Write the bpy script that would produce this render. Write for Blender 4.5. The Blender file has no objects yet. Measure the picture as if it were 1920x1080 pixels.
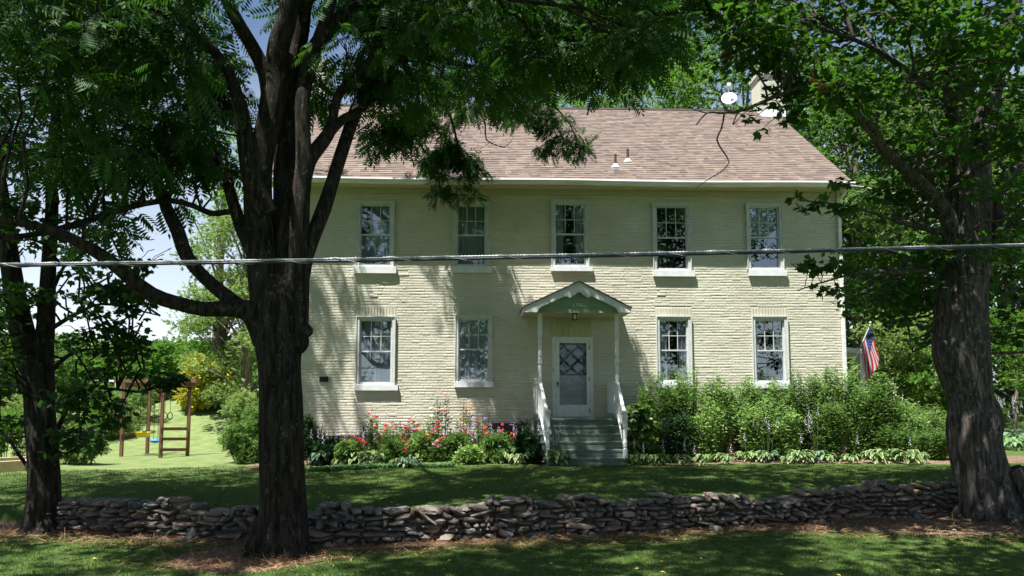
import bpy, math, random
import numpy as np
from mathutils import Vector, Matrix, Euler

# ------------------------------------------------------------------ camera, sky, sun, exposure
S = bpy.context.scene
COL = S.collection
FPX = 1493.0                       # focal length in photo pixels (photo 1920 wide)
CAM_Z = 2.1
PITCH, YAW, AXIS_Y = math.radians(5.2), math.radians(2.1), 609.0
cam = bpy.data.cameras.new('camera'); cam_o = bpy.data.objects.new('camera', cam); COL.objects.link(cam_o)
cam_o.location = (0, 0, CAM_Z); cam_o.rotation_euler = Euler((math.pi/2+PITCH, 0, -YAW), 'XYZ')
cam.sensor_width = 36; cam.lens = 36*FPX/1920; cam.shift_y = (AXIS_Y-540)/1920
cam.clip_start = .05; cam.clip_end = 2000
S.camera = cam_o
SUN_DIR = Vector((.30, .28, -1)).normalized()
sun = bpy.data.lights.new('sun', 'SUN'); sun.energy = 5.0; sun.angle = math.radians(.53); sun.color = (1, .98, .94)
sun_o = bpy.data.objects.new('sun', sun); COL.objects.link(sun_o)
sun_o.rotation_euler = SUN_DIR.to_track_quat('-Z', 'Y').to_euler(); sun_o.location = (-8, -6, 30)
W = bpy.data.worlds.new('World'); S.world = W; W.use_nodes = True
nt = W.node_tree; nt.nodes.clear()
def N(nt, t, **k):
    n = nt.nodes.new(t)
    for a, b in k.items(): setattr(n, a, b)
    return n
wo = N(nt, 'ShaderNodeOutputWorld'); bg = N(nt, 'ShaderNodeBackground'); sky = N(nt, 'ShaderNodeTexSky')
sky.sky_type = 'NISHITA'; sky.sun_disc = False; sky.sun_elevation = math.asin(-SUN_DIR.z)
sky.sun_rotation = math.atan2(-SUN_DIR.x, -SUN_DIR.y); sky.air_density = 1.0; sky.dust_density = .4
tc = N(nt, 'ShaderNodeTexCoord'); mp = N(nt, 'ShaderNodeMapping'); mp.inputs['Scale'].default_value = (1, 1, 3.2)
nz = N(nt, 'ShaderNodeTexNoise'); nz.inputs['Scale'].default_value = 3.1; nz.inputs['Detail'].default_value = 9; nz.inputs['Roughness'].default_value = .55
cr = N(nt, 'ShaderNodeValToRGB'); cr.color_ramp.elements[0].position = .50; cr.color_ramp.elements[1].position = .66
mx = N(nt, 'ShaderNodeMix', data_type='RGBA'); mx.inputs[7].default_value = (9.4, 10.0, 11.0, 1)
L = nt.links.new
L(tc.outputs['Generated'], mp.inputs[0]); L(mp.outputs[0], nz.inputs['Vector']); L(nz.outputs[0], cr.inputs[0])
hz = N(nt, 'ShaderNodeTexCoord'); sx = N(nt, 'ShaderNodeSeparateXYZ'); L(hz.outputs['Generated'], sx.inputs[0])
mr = N(nt, 'ShaderNodeMapRange'); L(sx.outputs['Z'], mr.inputs[0]); mr.inputs[1].default_value = .0; mr.inputs[2].default_value = .42; mr.inputs[3].default_value = .92; mr.inputs[4].default_value = 0
m1 = N(nt, 'ShaderNodeMath', operation='MULTIPLY_ADD'); L(cr.outputs[0], m1.inputs[0]); m1.inputs[1].default_value = .38; m1.inputs[2].default_value = .70
m2 = N(nt, 'ShaderNodeMath', operation='MULTIPLY'); L(m1.outputs[0], m2.inputs[0]); L(mr.outputs[0], m2.inputs[1])
L(m2.outputs[0], mx.inputs[0]); L(sky.outputs[0], mx.inputs[6]); L(mx.outputs[2], bg.inputs[0]); L(bg.outputs[0], wo.inputs[0])
bg.inputs[1].default_value = .05
S.view_settings.view_transform = 'Standard'; S.view_settings.look = 'None'; S.view_settings.exposure = 1.4; S.view_settings.gamma = 1
S.render.engine = 'CYCLES'
S.cycles.max_bounces = 8; S.cycles.diffuse_bounces = 3; S.cycles.glossy_bounces = 3; S.cycles.transmission_bounces = 4
S.cycles.transparent_max_bounces = 8; S.cycles.use_denoising = True; S.cycles.caustics_reflective = False; S.cycles.caustics_refractive = False

RM = cam_o.rotation_euler.to_matrix()
def at(px, py, Y):
    """world point on the plane y = Y that the photo shows at (px, py)"""
    d = RM @ Vector(((px-960)/FPX, -(py-AXIS_Y)/FPX, -1))
    t = Y/d.y
    return Vector((d.x*t, Y, CAM_Z+d.z*t))
rng = np.random.default_rng(7)
random.seed(7)

# ------------------------------------------------------------------ terrain
def sm(x, a, b):
    t = np.clip((np.asarray(x, float)-a)/(b-a), 0, 1); return t*t*(3-2*t)
WP = [(150, 13.1), (400, 12.3), (650, 11.75), (800, 11.95), (1000, 12.25), (1300, 12.9), (1600, 13.2), (1920, 13.35), (2300, 13.5)]
WX = np.array([at(p, 960, y).x for p, y in WP]); WY = np.array([y for p, y in WP])
WX = np.concatenate([[-40], WX, [40]]); WY = np.concatenate([[14.2], WY, [13.8]])
def wall_y(x): return np.interp(x, WX, WY)
def vn(x, y, s, k=0.0):
    return (np.sin(x*s*1.3+k)*np.cos(y*s*1.7+k*2)+np.sin(x*s*2.9+y*s*2.1+k*3)*.5+np.cos(y*s*4.3-x*s*3.1+k)*.25)/1.75
def ground(x, y):
    x = np.asarray(x, float); y = np.asarray(y, float)
    lo = .02+.17*sm(x, 2, 9)*sm(y, 9, 13)+.02*vn(x, y, .9)
    up = .46+.13*sm(x, -7, 1)-.18*sm(y, 15, 25)*sm(-x, 6, 10)+.02*vn(x, y, .7, 2)
    up = up-.09*(1-sm(y-wall_y(x), .2, 1.6))
    bank = 1.95*sm(y, 27, 41)*sm(x, -21, -13)+.5*sm(y, 27, 60)
    up = up+bank
    w = wall_y(x); soft = 1.3*sm(-x, 8.6, 11)
    t = sm(y, w-.12-soft, w+.16+soft)
    road = -.25*sm(-y, -5.5, -2)
    return lo*(1-t)+up*t+road
def gz(x, y): return float(ground(x, y))

# ------------------------------------------------------------------ mesh helpers
class MB:
    def __init__(s): s.V=[]; s.L=[]; s.T=[]; s.R=[]; s.Q=[]; s.M=[]; s.n=0
    def add(s, V, F, r=0.0, q=None, m=0):
        V = np.asarray(V, float).reshape(-1, 3); F = np.asarray(F, int)
        s.V.append(V); s.L.append((F+s.n).ravel()); s.T.append(np.full(len(F), F.shape[1]))
        s.M.append(np.full(len(F), m))
        s.R.append(np.broadcast_to(np.asarray(r, float), (len(V),)).copy())
        s.Q.append(np.zeros(len(V)) if q is None else np.broadcast_to(np.asarray(q, float), (len(V),)).copy()); s.n += len(V)
    def box(s, a, b, r=0.0, M=None, m=0):
        (x0, y0, z0), (x1, y1, z1) = a, b
        V = np.array([(x, y, z) for x in (x0, x1) for y in (y0, y1) for z in (z0, z1)], float)
        F = [(0,1,3,2), (4,6,7,5), (0,4,5,1), (2,3,7,6), (0,2,6,4), (1,5,7,3)]
        if M is not None:
            V = np.array([tuple(M @ Vector(v)) for v in V])
        s.add(V, F, r, m=m)
    def bar(s, p, q, w, h=None, r=0.0, m=0):
        """box from p to q with section w x h"""
        h = h or w; p, q = Vector(p), Vector(q); d = q-p
        M = Matrix.Translation(p) @ d.to_track_quat('Z', 'X' if abs(d.normalized().x) < .9 else 'Y').to_matrix().to_4x4()
        s.box((-h/2, -w/2, 0), (h/2, w/2, d.length), r, M, m=m)
    def quad(s, pts, r=0.0, m=0): s.add(pts, [tuple(range(len(pts)))], r, m=m)
    def prism(s, pts, y0, y1, r=0.0, m=0):
        """outline pts (x,z) extruded from y0 to y1"""
        n = len(pts)
        V = [(x, y0, z) for x, z in pts]+[(x, y1, z) for x, z in pts]
        s.add(V, [tuple(range(n))], r, m=m); s.add(V, [tuple(range(2*n-1, n-1, -1))], r, m=m)
        s.add(V, [(i, (i+1) % n, n+(i+1) % n, n+i) for i in range(n)], r, m=m)
    def tube(s, P, R, n=8, r=0.0, cap=True, rough=0.0, lobes=0, seed=0, q=None, m=0):
        P = np.asarray([tuple(p) for p in P], float); R = np.broadcast_to(np.asarray(R, float), (len(P),))
        T = np.gradient(P, axis=0); T /= np.linalg.norm(T, axis=1)[:, None]+1e-9
        u = np.array([1.0, 0, 0]) if abs(T[0][0]) < .9 else np.array([0, 1.0, 0])
        a = np.arange(n)*2*math.pi/n; V = []
        for i in range(len(P)):
            u = u-T[i]*u.dot(T[i]); u /= np.linalg.norm(u)+1e-9
            v = np.cross(T[i], u); rr = R[i]*np.ones(n)
            if rough:
                h = i*.35
                rr = rr*(1+rough*(.5*np.sin(a*lobes+seed+.25*math.sin(h))+.3*np.sin(a*2+h*.5+seed)+.3*np.sin(a*3-h*.8+seed*2)))
            V.append(P[i]+np.outer(np.cos(a)*rr, u)+np.outer(np.sin(a)*rr, v))
        V = np.concatenate(V); m_ = len(P)
        i, j = np.meshgrid(np.arange(m_-1), np.arange(n), indexing='ij'); i = i.ravel(); j = j.ravel(); k = (j+1) % n
        s.add(V, np.stack([i*n+j, i*n+k, (i+1)*n+k, (i+1)*n+j], 1), r, q, m=m)
        if cap and n > 3:
            s.add(V[:n], [tuple(range(n-1, -1, -1))], r, m=m); s.add(V[-n:], [tuple(range(n))], r, m=m)
    def lathe(s, c, prof, n=12, r=0.0, m=0):
        """prof: (radius, z) pairs round the vertical through c"""
        c = np.array(c, float); a = np.arange(n)*2*math.pi/n; V = []
        for R, z in prof: V.append(np.stack([c[0]+R*np.cos(a), c[1]+R*np.sin(a), np.full(n, c[2]+z)], 1))
        V = np.concatenate(V); m_ = len(prof)
        i, j = np.meshgrid(np.arange(m_-1), np.arange(n), indexing='ij'); i = i.ravel(); j = j.ravel(); k = (j+1) % n
        s.add(V, np.stack([i*n+j, i*n+k, (i+1)*n+k, (i+1)*n+j], 1), r, m=m)
        s.add(V[:n], [tuple(range(n-1, -1, -1))], r, m=m); s.add(V[-n:], [tuple(range(n))], r, m=m)
    def build(s, name, mat, parent=None, smooth=False, loc=None, **props):
        me = bpy.data.meshes.new(name)
        V = np.concatenate(s.V) if s.V else np.zeros((0, 3)); Lp = np.concatenate(s.L); T = np.concatenate(s.T)
        if parent is not None: V = V-np.array(parent.matrix_world_loc if hasattr(parent, 'matrix_world_loc') else wloc(parent))
        elif loc is not None: V = V-np.array(loc)
        me.vertices.add(len(V)); me.loops.add(len(Lp)); me.polygons.add(len(T))
        me.vertices.foreach_set('co', V.astype(np.float32).ravel()); me.loops.foreach_set('vertex_index', Lp.astype(np.int32))
        me.polygons.foreach_set('loop_start', np.concatenate([[0], np.cumsum(T)[:-1]]).astype(np.int32))
        me.polygons.foreach_set('loop_total', T.astype(np.int32))
        me.polygons.foreach_set('material_index', np.concatenate(s.M).astype(np.int32))
        me.update(calc_edges=True)
        for nm, A in (('rnd', s.R), ('edge', s.Q)):
            at_ = me.attributes.new(nm, 'FLOAT', 'POINT'); at_.data.foreach_set('value', np.concatenate(A).astype(np.float32))
        me.polygons.foreach_set('use_smooth', np.full(len(T), bool(smooth)))
        for m in (mat if isinstance(mat, (list, tuple)) else [mat]): me.materials.append(m)
        o = bpy.data.objects.new(name, me); COL.objects.link(o)
        if parent is not None: o.parent = parent
        elif loc is not None: o.location = loc
        for k, v in props.items(): o[k] = v
        return o
def wloc(o):
    v = Vector((0, 0, 0))
    while o is not None: v += o.location; o = o.parent
    return v
def thing(name, label, cat, loc=(0,0,0), group=None):
    o = bpy.data.objects.new(name, None); COL.objects.link(o); o.location = loc
    o['label'] = label; o['category'] = cat; o.empty_display_size = .2
    if group: o['group'] = group
    return o
def copy_tree(o, parent=None):
    c = o.copy(); COL.objects.link(c); c.parent = parent
    for ch in [k for k in bpy.data.objects if k.parent == o]: copy_tree(ch, c)
    return c
def spline(pts, step=.12):
    """catmull-rom through pts (each x,y,z,r), resampled"""
    P = np.array([tuple(p) for p in pts], float)
    P = np.vstack([2*P[0]-P[1], P, 2*P[-1]-P[-2]]); out = []
    for i in range(1, len(P)-2):
        n = max(2, int(np.linalg.norm(P[i+1][:3]-P[i][:3])/step)); t = np.linspace(0, 1, n, endpoint=False)[:, None]
        a, b, c, d = P[i-1], P[i], P[i+1], P[i+2]
        out.append(.5*((2*b)+(-a+c)*t+(2*a-5*b+4*c-d)*t*t+(-a+3*b-3*c+d)*t**3))
    out.append(P[-2][None]); return np.concatenate(out)

# ------------------------------------------------------------------ materials
def newmat(name):
    m = bpy.data.materials.new(name); m.use_nodes = True; t = m.node_tree
    return m, t, t.nodes['Principled BSDF']
def mixc(t, fac, a, b, blend='MIX'):
    n = N(t, 'ShaderNodeMix', data_type='RGBA', blend_type=blend)
    for i, v in ((0, fac), (6, a), (7, b)):
        if hasattr(v, 'links') or isinstance(v, bpy.types.NodeSocket): t.links.new(v, n.inputs[i])
        else: n.inputs[i].default_value = v if i == 0 else (*v, 1)
    return n.outputs[2]
def noise(t, scale, detail=4, vec=None, stretch=None, rough=.55):
    n = N(t, 'ShaderNodeTexNoise'); n.inputs['Scale'].default_value = scale; n.inputs['Detail'].default_value = detail; n.inputs['Roughness'].default_value = rough
    if vec is None: vec = N(t, 'ShaderNodeTexCoord').outputs['Object']
    if stretch:
        mp = N(t, 'ShaderNodeMapping'); mp.inputs['Scale'].default_value = stretch; t.links.new(vec, mp.inputs[0]); vec = mp.outputs[0]
    t.links.new(vec, n.inputs['Vector']); return n.outputs[0]
def ramp(t, f, a, b):
    n = N(t, 'ShaderNodeMapRange'); n.inputs[1].default_value = a; n.inputs[2].default_value = b; t.links.new(f, n.inputs[0]); return n.outputs[0]
def attr(t, name):
    n = N(t, 'ShaderNodeAttribute'); n.attribute_name = name; return n.outputs['Fac']
def bump(t, p, h, dist=.02, strength=.6):
    b = N(t, 'ShaderNodeBump'); b.inputs['Strength'].default_value = strength; b.inputs['Distance'].default_value = dist
    t.links.new(h, b.inputs['Height']); t.links.new(b.outputs[0], p.inputs['Normal'])
def M(name, c1, c2=None, scale=6, rough=.75, bmp=0, bscale=40, stretch=None, spec=.3, rnd=None, metal=0):
    m, t, p = newmat(name); c2 = c2 or tuple(x*.75 for x in c1)
    c = mixc(t, ramp(t, noise(t, scale, 5, stretch=stretch), .35, .65), c1, c2)
    if rnd: c = mixc(t, attr(t, 'rnd'), c, rnd)
    t.links.new(c, p.inputs['Base Color']); p.inputs['Roughness'].default_value = rough
    p.inputs['Specular IOR Level'].default_value = spec; p.inputs['Metallic'].default_value = metal
    if bmp: bump(t, p, noise(t, bscale, 4, stretch=stretch), bmp, .7)
    return m
def leafmat(name, dark, light, trans=.35, tcol=None, rough=.55, spec=.14, edgecol=None):
    m, t, p = newmat(name)
    c = mixc(t, attr(t, 'rnd'), dark, light)
    if edgecol: c = mixc(t, attr(t, 'edge'), c, edgecol)
    t.links.new(c, p.inputs['Base Color']); p.inputs['Roughness'].default_value = rough; p.inputs['Specular IOR Level'].default_value = spec
    tr = N(t, 'ShaderNodeBsdfTranslucent'); tc_ = mixc(t, .75, c, tcol or tuple(x*1.6 for x in light)); t.links.new(tc_, tr.inputs[0])
    ms = N(t, 'ShaderNodeMixShader'); ms.inputs[0].default_value = trans
    t.links.new(p.outputs[0], ms.inputs[1]); t.links.new(tr.outputs[0], ms.inputs[2])
    t.links.new(ms.outputs[0], t.nodes['Material Output'].inputs[0]); return m

m_white = M('white_paint', (.72, .72, .70), (.60, .61, .60), 9, .5, .002, 60)
m_trim = M('trim_paint', (.60, .62, .60), (.46, .48, .46), 5, .55, .003, 50, stretch=(4, 4, 1))
m_sash = M('sash_paint', (.62, .63, .62), (.5, .5, .5), 9, .5)
m_sill = M('sill_paint', (.74, .75, .76), (.62, .63, .63), 5, .6, .002, 40)
m_gable = M('green_siding', (.23, .31, .19), (.19, .26, .16), 3, .6, .002, 60)
m_step = M('green_step_paint', (.15, .20, .155), (.08, .11, .09), 4, .55, .004, 25, stretch=(.4, 2, 2))
m_panel = M('cream_panel_paint', (.46, .44, .26), (.38, .37, .22), 3, .6)
m_dark = M('dark_metal', (.03, .025, .02), (.02, .018, .015), 20, .5)
m_brown = M('brown_vent', (.06, .03, .02), (.04, .02, .015), 20, .7)
m_found = M('foundation_board', (.09, .04, .036), (.05, .025, .024), 5, .85, .006, 30)
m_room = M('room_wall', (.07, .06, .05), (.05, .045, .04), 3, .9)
m_pipe = M('rusty_pipe', (.12, .05, .03), (.07, .03, .02), 30, .8)
m_flash = M('pale_flashing', (.75, .76, .78), (.6, .6, .62), 10, .4)
m_gut = M('white_gutter', (.80, .80, .78), (.62, .62, .60), 3, .4, stretch=(.5, 1, 4))
m_soff = M('cream_soffit', (.50, .46, .30), (.44, .40, .26), 3, .7)
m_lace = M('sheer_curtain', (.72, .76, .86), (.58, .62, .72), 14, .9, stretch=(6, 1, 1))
m_brass = M('lantern_glass', (.7, .66, .5), (.6, .55, .4), 20, .2)
# painted brick
mt, t, p = newmat('painted_brick'); n1 = noise(t, .9, 5); n2 = noise(t, 16, 6)
c = mixc(t, ramp(t, n1, .35, .7), (.50, .475, .375), (.63, .605, .50)); c = mixc(t, ramp(t, n2, .5, .8), c, (.47, .445, .34))
st = ramp(t, noise(t, 2.2, 6, stretch=(1.2, 1, .35)), .62, .82); c = mixc(t, st, c, (.40, .37, .28))
c = mixc(t, attr(t, 'rnd'), c, (.48, .455, .35))
t.links.new(c, p.inputs['Base Color']); p.inputs['Roughness'].default_value = .75; p.inputs['Specular IOR Level'].default_value = .25
bump(t, p, noise(t, 30, 5), .004, .7); m_brick = mt
# shingles: rnd per tab
mt, t, p = newmat('roof_shingle'); r_ = attr(t, 'rnd')
cr = N(t, 'ShaderNodeValToRGB'); e = cr.color_ramp.elements; e[0].color = (.072, .052, .045, 1); e[0].position = 0; e[1].color = (.225, .17, .128, 1); e[1].position = 1
for pos, cc in ((.3, (.115, .084, .071, 1)), (.55, (.165, .12, .095, 1)), (.8, (.19, .142, .11, 1))):
    k = e.new(pos); k.color = cc
t.links.new(r_, cr.inputs[0]); c = mixc(t, ramp(t, noise(t, 160, 3), .4, .7), cr.outputs[0], (.155, .12, .10)); c = mixc(t, ramp(t, noise(t, .7, 4), .5, .8), c, (.165, .12, .10))
t.links.new(c, p.inputs['Base Color']); p.inputs['Roughness'].default_value = .95; bump(t, p, noise(t, 220, 3), .004, .6); m_shin = mt
m_dglass = None
# glass
mt, t, p = newmat('window_glass'); t.nodes.remove(p)
fr = N(t, 'ShaderNodeFresnel'); fr.inputs[0].default_value = 1.9; g = N(t, 'ShaderNodeBsdfGlossy'); g.inputs['Roughness'].default_value = .01; g.inputs[0].default_value = (.85, .92, 1, 1)
tp = N(t, 'ShaderNodeBsdfTransparent'); tp.inputs[0].default_value = (.88, .91, .93, 1); ms = N(t, 'ShaderNodeMixShader')
f2 = N(t, 'ShaderNodeMath', operation='MULTIPLY_ADD'); t.links.new(fr.outputs[0], f2.inputs[0]); f2.inputs[1].default_value = .65; f2.inputs[2].default_value = .06
bb = N(t, 'ShaderNodeBump'); bb.inputs['Strength'].default_value = .03; bb.inputs['Distance'].default_value = .01

t.links.new(f2.outputs[0], ms.inputs[0]); t.links.new(tp.outputs[0], ms.inputs[1]); t.links.new(g.outputs[0], ms.inputs[2]); t.links.new(ms.outputs[0], t.nodes['Material Output'].inputs[0]); m_glass = mt
m_dglass = mt.copy(); m_dglass.name = 'door_glass'
for n_ in m_dglass.node_tree.nodes:
    if n_.type == 'MATH': n_.inputs[1].default_value = .14; n_.inputs[2].default_value = 0
# bark
def bark(name, a, b, lich, sc=1.0, dist=.05):
    mt, t, p = newmat(name)
    h = noise(t, 17*sc, 9, stretch=(1, 1, .13), rough=.68); h2 = noise(t, 60*sc, 5, stretch=(1, 1, .5), rough=.7)
    c = mixc(t, ramp(t, h, .42, .60), a, b); c = mixc(t, ramp(t, noise(t, 14, 9, stretch=(1, 1, .6), rough=.75), .57, .63), c, lich)
    t.links.new(c, p.inputs['Base Color']); p.inputs['Roughness'].default_value = .95; p.inputs['Specular IOR Level'].default_value = .15
    ad = N(t, 'ShaderNodeMath', operation='MULTIPLY_ADD'); t.links.new(h, ad.inputs[0]); ad.inputs[1].default_value = 1.0
    m2 = N(t, 'ShaderNodeMath', operation='MULTIPLY'); t.links.new(h2, m2.inputs[0]); m2.inputs[1].default_value = .35; t.links.new(m2.outputs[0], ad.inputs[2])
    bump(t, p, ad.outputs[0], dist, 1.0); return mt
m_bark = bark('furrowed_bark', (.011, .009, .007), (.044, .036, .028), (.10, .10, .085))
m_bark2 = bark('grey_bark', (.03, .026, .022), (.105, .092, .08), (.18, .18, .17), 1.3, .03)
m_bark3 = bark('far_bark', (.10, .08, .06), (.22, .19, .15), (.25, .24, .2))
m_broken = M('broken_wood', (.42, .22, .08), (.3, .14, .05), 20, .8)
# leaves
m_walnut = leafmat('walnut_leaf', (.012, .04, .009), (.032, .085, .014), .25, (.09, .26, .02))
m_maple = leafmat('maple_leaf', (.011, .036, .006), (.032, .09, .012), .27, (.13, .34, .02))
m_maple2 = leafmat('dark_maple_leaf', (.013, .038, .01), (.03, .075, .014), .26, (.08, .22, .02))
m_bgleaf = leafmat('background_leaf', (.04, .10, .014), (.10, .20, .03), .34, (.2, .42, .04))
m_lime = leafmat('pale_green_leaf', (.10, .18, .05), (.20, .29, .08), .35, (.34, .46, .12))
m_yellow = leafmat('golden_leaf', (.32, .34, .03), (.55, .50, .05), .3, (.6, .6, .1))
m_shrub = leafmat('shrub_leaf', (.05, .11, .022), (.12, .21, .05), .32, (.2, .36, .06))
m_phlox = leafmat('tall_perennial_leaf', (.12, .22, .045), (.27, .40, .10), .3, (.24, .42, .12))
m_hosta = leafmat('hosta_leaf', (.05, .12, .03), (.11, .20, .05), .22, (.2, .36, .1), edgecol=(.55, .58, .30))
m_hosta2 = leafmat('blue_hosta_leaf', (.09, .16, .10), (.15, .24, .15), .2, (.2, .34, .18))
m_cover = leafmat('ground_cover_leaf', (.10, .22, .06), (.22, .34, .16), .3, (.25, .42, .15))
m_grassb = leafmat('grass_blade', (.03, .09, .014), (.085, .16, .03), .25, (.12, .26, .03), edgecol=(.14, .15, .05))
m_ever = leafmat('evergreen_leaf', (.012, .035, .012), (.025, .06, .02), .1)
m_red = leafmat('red_petal', (.42, .01, .03), (.75, .03, .06), .25, (.7, .05, .05))
m_pink = leafmat('pink_petal', (.55, .12, .35), (.75, .3, .55), .25, (.7, .3, .5))
m_lil = leafmat('lilac_petal', (.62, .52, .72), (.8, .74, .85), .25, (.8, .7, .8))
m_oran = leafmat('orange_petal', (.75, .16, .05), (.85, .25, .08), .25, (.8, .3, .1))
m_purp = leafmat('purple_petal', (.25, .10, .45), (.4, .2, .6), .25, (.4, .2, .6))
m_cream = leafmat('cream_petal', (.55, .6, .35), (.7, .72, .5), .25, (.6, .65, .4))
m_stem = M('green_stem', (.06, .10, .03), (.05, .08, .02), 10, .7)
m_twig = M('dry_twig', (.09, .07, .05), (.05, .04, .03), 30, .9)
m_stone = M('field_stone', (.17, .155, .135), (.06, .054, .048), 7, .9, .03, 24, rnd=(.23, .17, .13))
t = m_stone.node_tree; p = t.nodes['Principled BSDF']; old = p.inputs['Base Color'].links[0].from_socket
c = mixc(t, ramp(t, noise(t, 11, 6), .60, .70), old, (.33, .34, .31)); t.links.new(c, p.inputs['Base Color'])
# ground
mt, t, p = newmat('lawn_ground'); dirt = attr(t, 'rnd')
a = mixc(t, ramp(t, noise(t, .45, 5), .35, .65), (.04, .085, .016), (.08, .13, .03)); a = mixc(t, ramp(t, noise(t, 9, 6), .45, .75), a, (.16, .17, .07))
a = mixc(t, ramp(t, noise(t, 60, 3), .4, .7), a, (.03, .07, .012)); a = mixc(t, attr(t, 'edge'), a, mixc(t, ramp(t, noise(t, 2.2, 9, rough=.7), .35, .65), (.10, .16, .045), (.21, .235, .10)))
d = mixc(t, ramp(t, noise(t, 14, 6), .4, .6), (.17, .115, .08), (.09, .06, .045)); d = mixc(t, ramp(t, noise(t, 50, 5, stretch=(1, .3, 1)), .52, .6), d, (.34, .23, .14))
ad = N(t, 'ShaderNodeMath', operation='MULTIPLY_ADD'); t.links.new(noise(t, 2.5, 6), ad.inputs[0]); ad.inputs[1].default_value = 1.2; ad.inputs[2].default_value = -.6
a2 = N(t, 'ShaderNodeMath', operation='ADD'); t.links.new(ad.outputs[0], a2.inputs[0]); t.links.new(dirt, a2.inputs[1])
c = mixc(t, ramp(t, a2.outputs[0], .42, .58), a, d)
t.links.new(c, p.inputs['Base Color']); p.inputs['Roughness'].default_value = .95; p.inputs['Specular IOR Level'].default_value = .1
bump(t, p, noise(t, 45, 6), .04, .9); m_lawn = mt
m_drive = M('driveway_asphalt', (.30, .29, .28), (.24, .23, .22), 3, .9, .004, 80)
m_wood = M('stained_post', (.15, .08, .045), (.085, .045, .027), 8, .75, .003, 40, stretch=(1, 1, .2))
m_tan = M('raw_lumber', (.55, .43, .27), (.45, .34, .2), 6, .8)
m_cable = M('black_cable', (.03, .03, .045), (.02, .02, .03), 40, .45)
m_wire = M('galvanised_strand', (.5, .5, .5), (.24, .24, .26), 60, .45, metal=.3)
# ------------------------------------------------------------------ ground sheet
def axis(a, b, dense, step, far):
    v = list(np.arange(dense[0], dense[1], step)); x = dense[1]; s = step
    while x < b: v.append(x); s *= far; x += s
    x = dense[0]; s = step; lo = []
    while x > a: s *= far; x -= s; lo.append(x)
    return np.array(lo[::-1]+v)
gx = axis(-700, 700, (-13, 13), .16, 1.12); gy = axis(-120, 1400, (8, 21), .11, 1.12)
X, Y = np.meshgrid(gx, gy, indexing='ij'); Z = ground(X, Y)
Z = np.where(Y > 90, Z-.5*sm(Y, 90, 300), Z)
dw = wall_y(X)-Y                                   # metres in front of the wall
dirt = sm(dw, -.1, .15)*(1-sm(dw, .42+.9*sm(X, 3.5, 7), .62+1.8*sm(X, 4, 7.5)))*sm(X, -11, -9)
dirt = np.maximum(dirt, 1-sm(np.hypot(X+3.05, (Y-10.75)*1.1), .75, 1.25))
bed = sm(Y, 17.9, 18.2)*(1-sm(Y, 20.4, 20.6))*sm(X, -5.8, -5.3)
dirt = np.clip(np.maximum(dirt, bed*.9), 0, 1)
g = MB(); i, j = np.meshgrid(np.arange(len(gx)-1), np.arange(len(gy)-1), indexing='ij'); i = i.ravel(); j = j.ravel(); n = len(gy)
g.add(np.stack([X.ravel(), Y.ravel(), Z.ravel()], 1), np.stack([i*n+j, (i+1)*n+j, (i+1)*n+j+1, i*n+j+1], 1), dirt.ravel(), q=(sm(Y, 15.5, 20)*sm(-X, 4, 7)).ravel())
g.build('lawn', m_lawn, smooth=True, kind='structure')
def dirt_at(x, y):
    dw = wall_y(x)-y
    d = sm(dw, -.1, .15)*(1-sm(dw, .42+.9*sm(x, 3.5, 7), .62+1.8*sm(x, 4, 7.5)))*sm(x, -11, -9)
    return np.maximum(d, 1-sm(np.hypot(x+3.05, (y-10.75)*1.1), .75, 1.25))
# driveway on the right
g = MB(); xs = np.linspace(14, 60, 24)
for a, b in zip(xs[:-1], xs[1:]):
    ya, yb = 24.2+.02*(a-14), 29.5
    g.quad([(a, ya, gz(a, ya)+.012), (b, ya, gz(b, ya)+.012), (b, yb, gz(b, yb)+.012), (a, yb, gz(a, yb)+.012)])
g.build('driveway', m_drive, kind='structure')

# ------------------------------------------------------------------ the house
YF = 20.5
XL, XR = at(508, 600, YF).x, at(1580, 560, YF).x
ZG = .3; ZT = at(1000, 352, YF).z
YE = 20.02; YR = 25.4; YB = 2*YR-YE
ZE = at(1000, 336, YE).z; ZR = at(1000, 203, YR).z
house = thing('brick_house', 'cream painted two-storey brick house with brown shingle roof and small green gabled porch', 'house', ((XL+XR)/2, 25, .55))
def win(px0, px1, py0, py1, sx0, sx1, sy1, floor):
    a = at(px0, (py0+py1)/2, YF-.03); b = at(px1, (py0+py1)/2, YF-.03)
    z1 = at((px0+px1)/2, py0, YF-.03).z; z0 = at((px0+px1)/2, py1, YF-.03).z
    return dict(x0=a.x, x1=b.x, z0=z0, z1=z1, s0=at(sx0, sy1-8, YF-.06).x, s1=at(sx1, sy1-8, YF-.06).x, sz=at(px0, sy1, YF-.06).z, floor=floor)
WINS = [win(668, 739, 377, 498, 663, 743, 512, 2), win(850, 917, 378, 499, 847, 923, 511, 2), win(1034, 1104, 375, 498, 1033, 1111, 508, 2),
        win(1224, 1295, 380, 506, 1225, 1303, 518, 2), win(1400, 1468, 381, 504, 1404, 1475, 517, 2),
        win(667, 741, 593, 720, 664, 746, 732, 1), win(853, 923, 591, 715, 852, 926, 726, 1),
        win(1231, 1297, 593, 716, 1230, 1299, 727, 1), win(1411, 1478, 593, 717, 1411, 1482, 728, 1)]
DX0, DX1 = at(1036, 700, YF-.03).x, at(1112, 700, YF-.03).x; DZ1 = at(1075, 633, YF-.03).z; FLZ = at(1080, 784.5, 19.25).z; DZ0 = FLZ
OPEN = [(w['x0']+.02, w['x1']-.02, w['sz'], w['z1']-.01) for w in WINS]+[(DX0+.02, DX1-.02, DZ0-.05, DZ1-.01)]
ZF = at(700, 817, YF).z                                  # top of the foundation band
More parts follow.
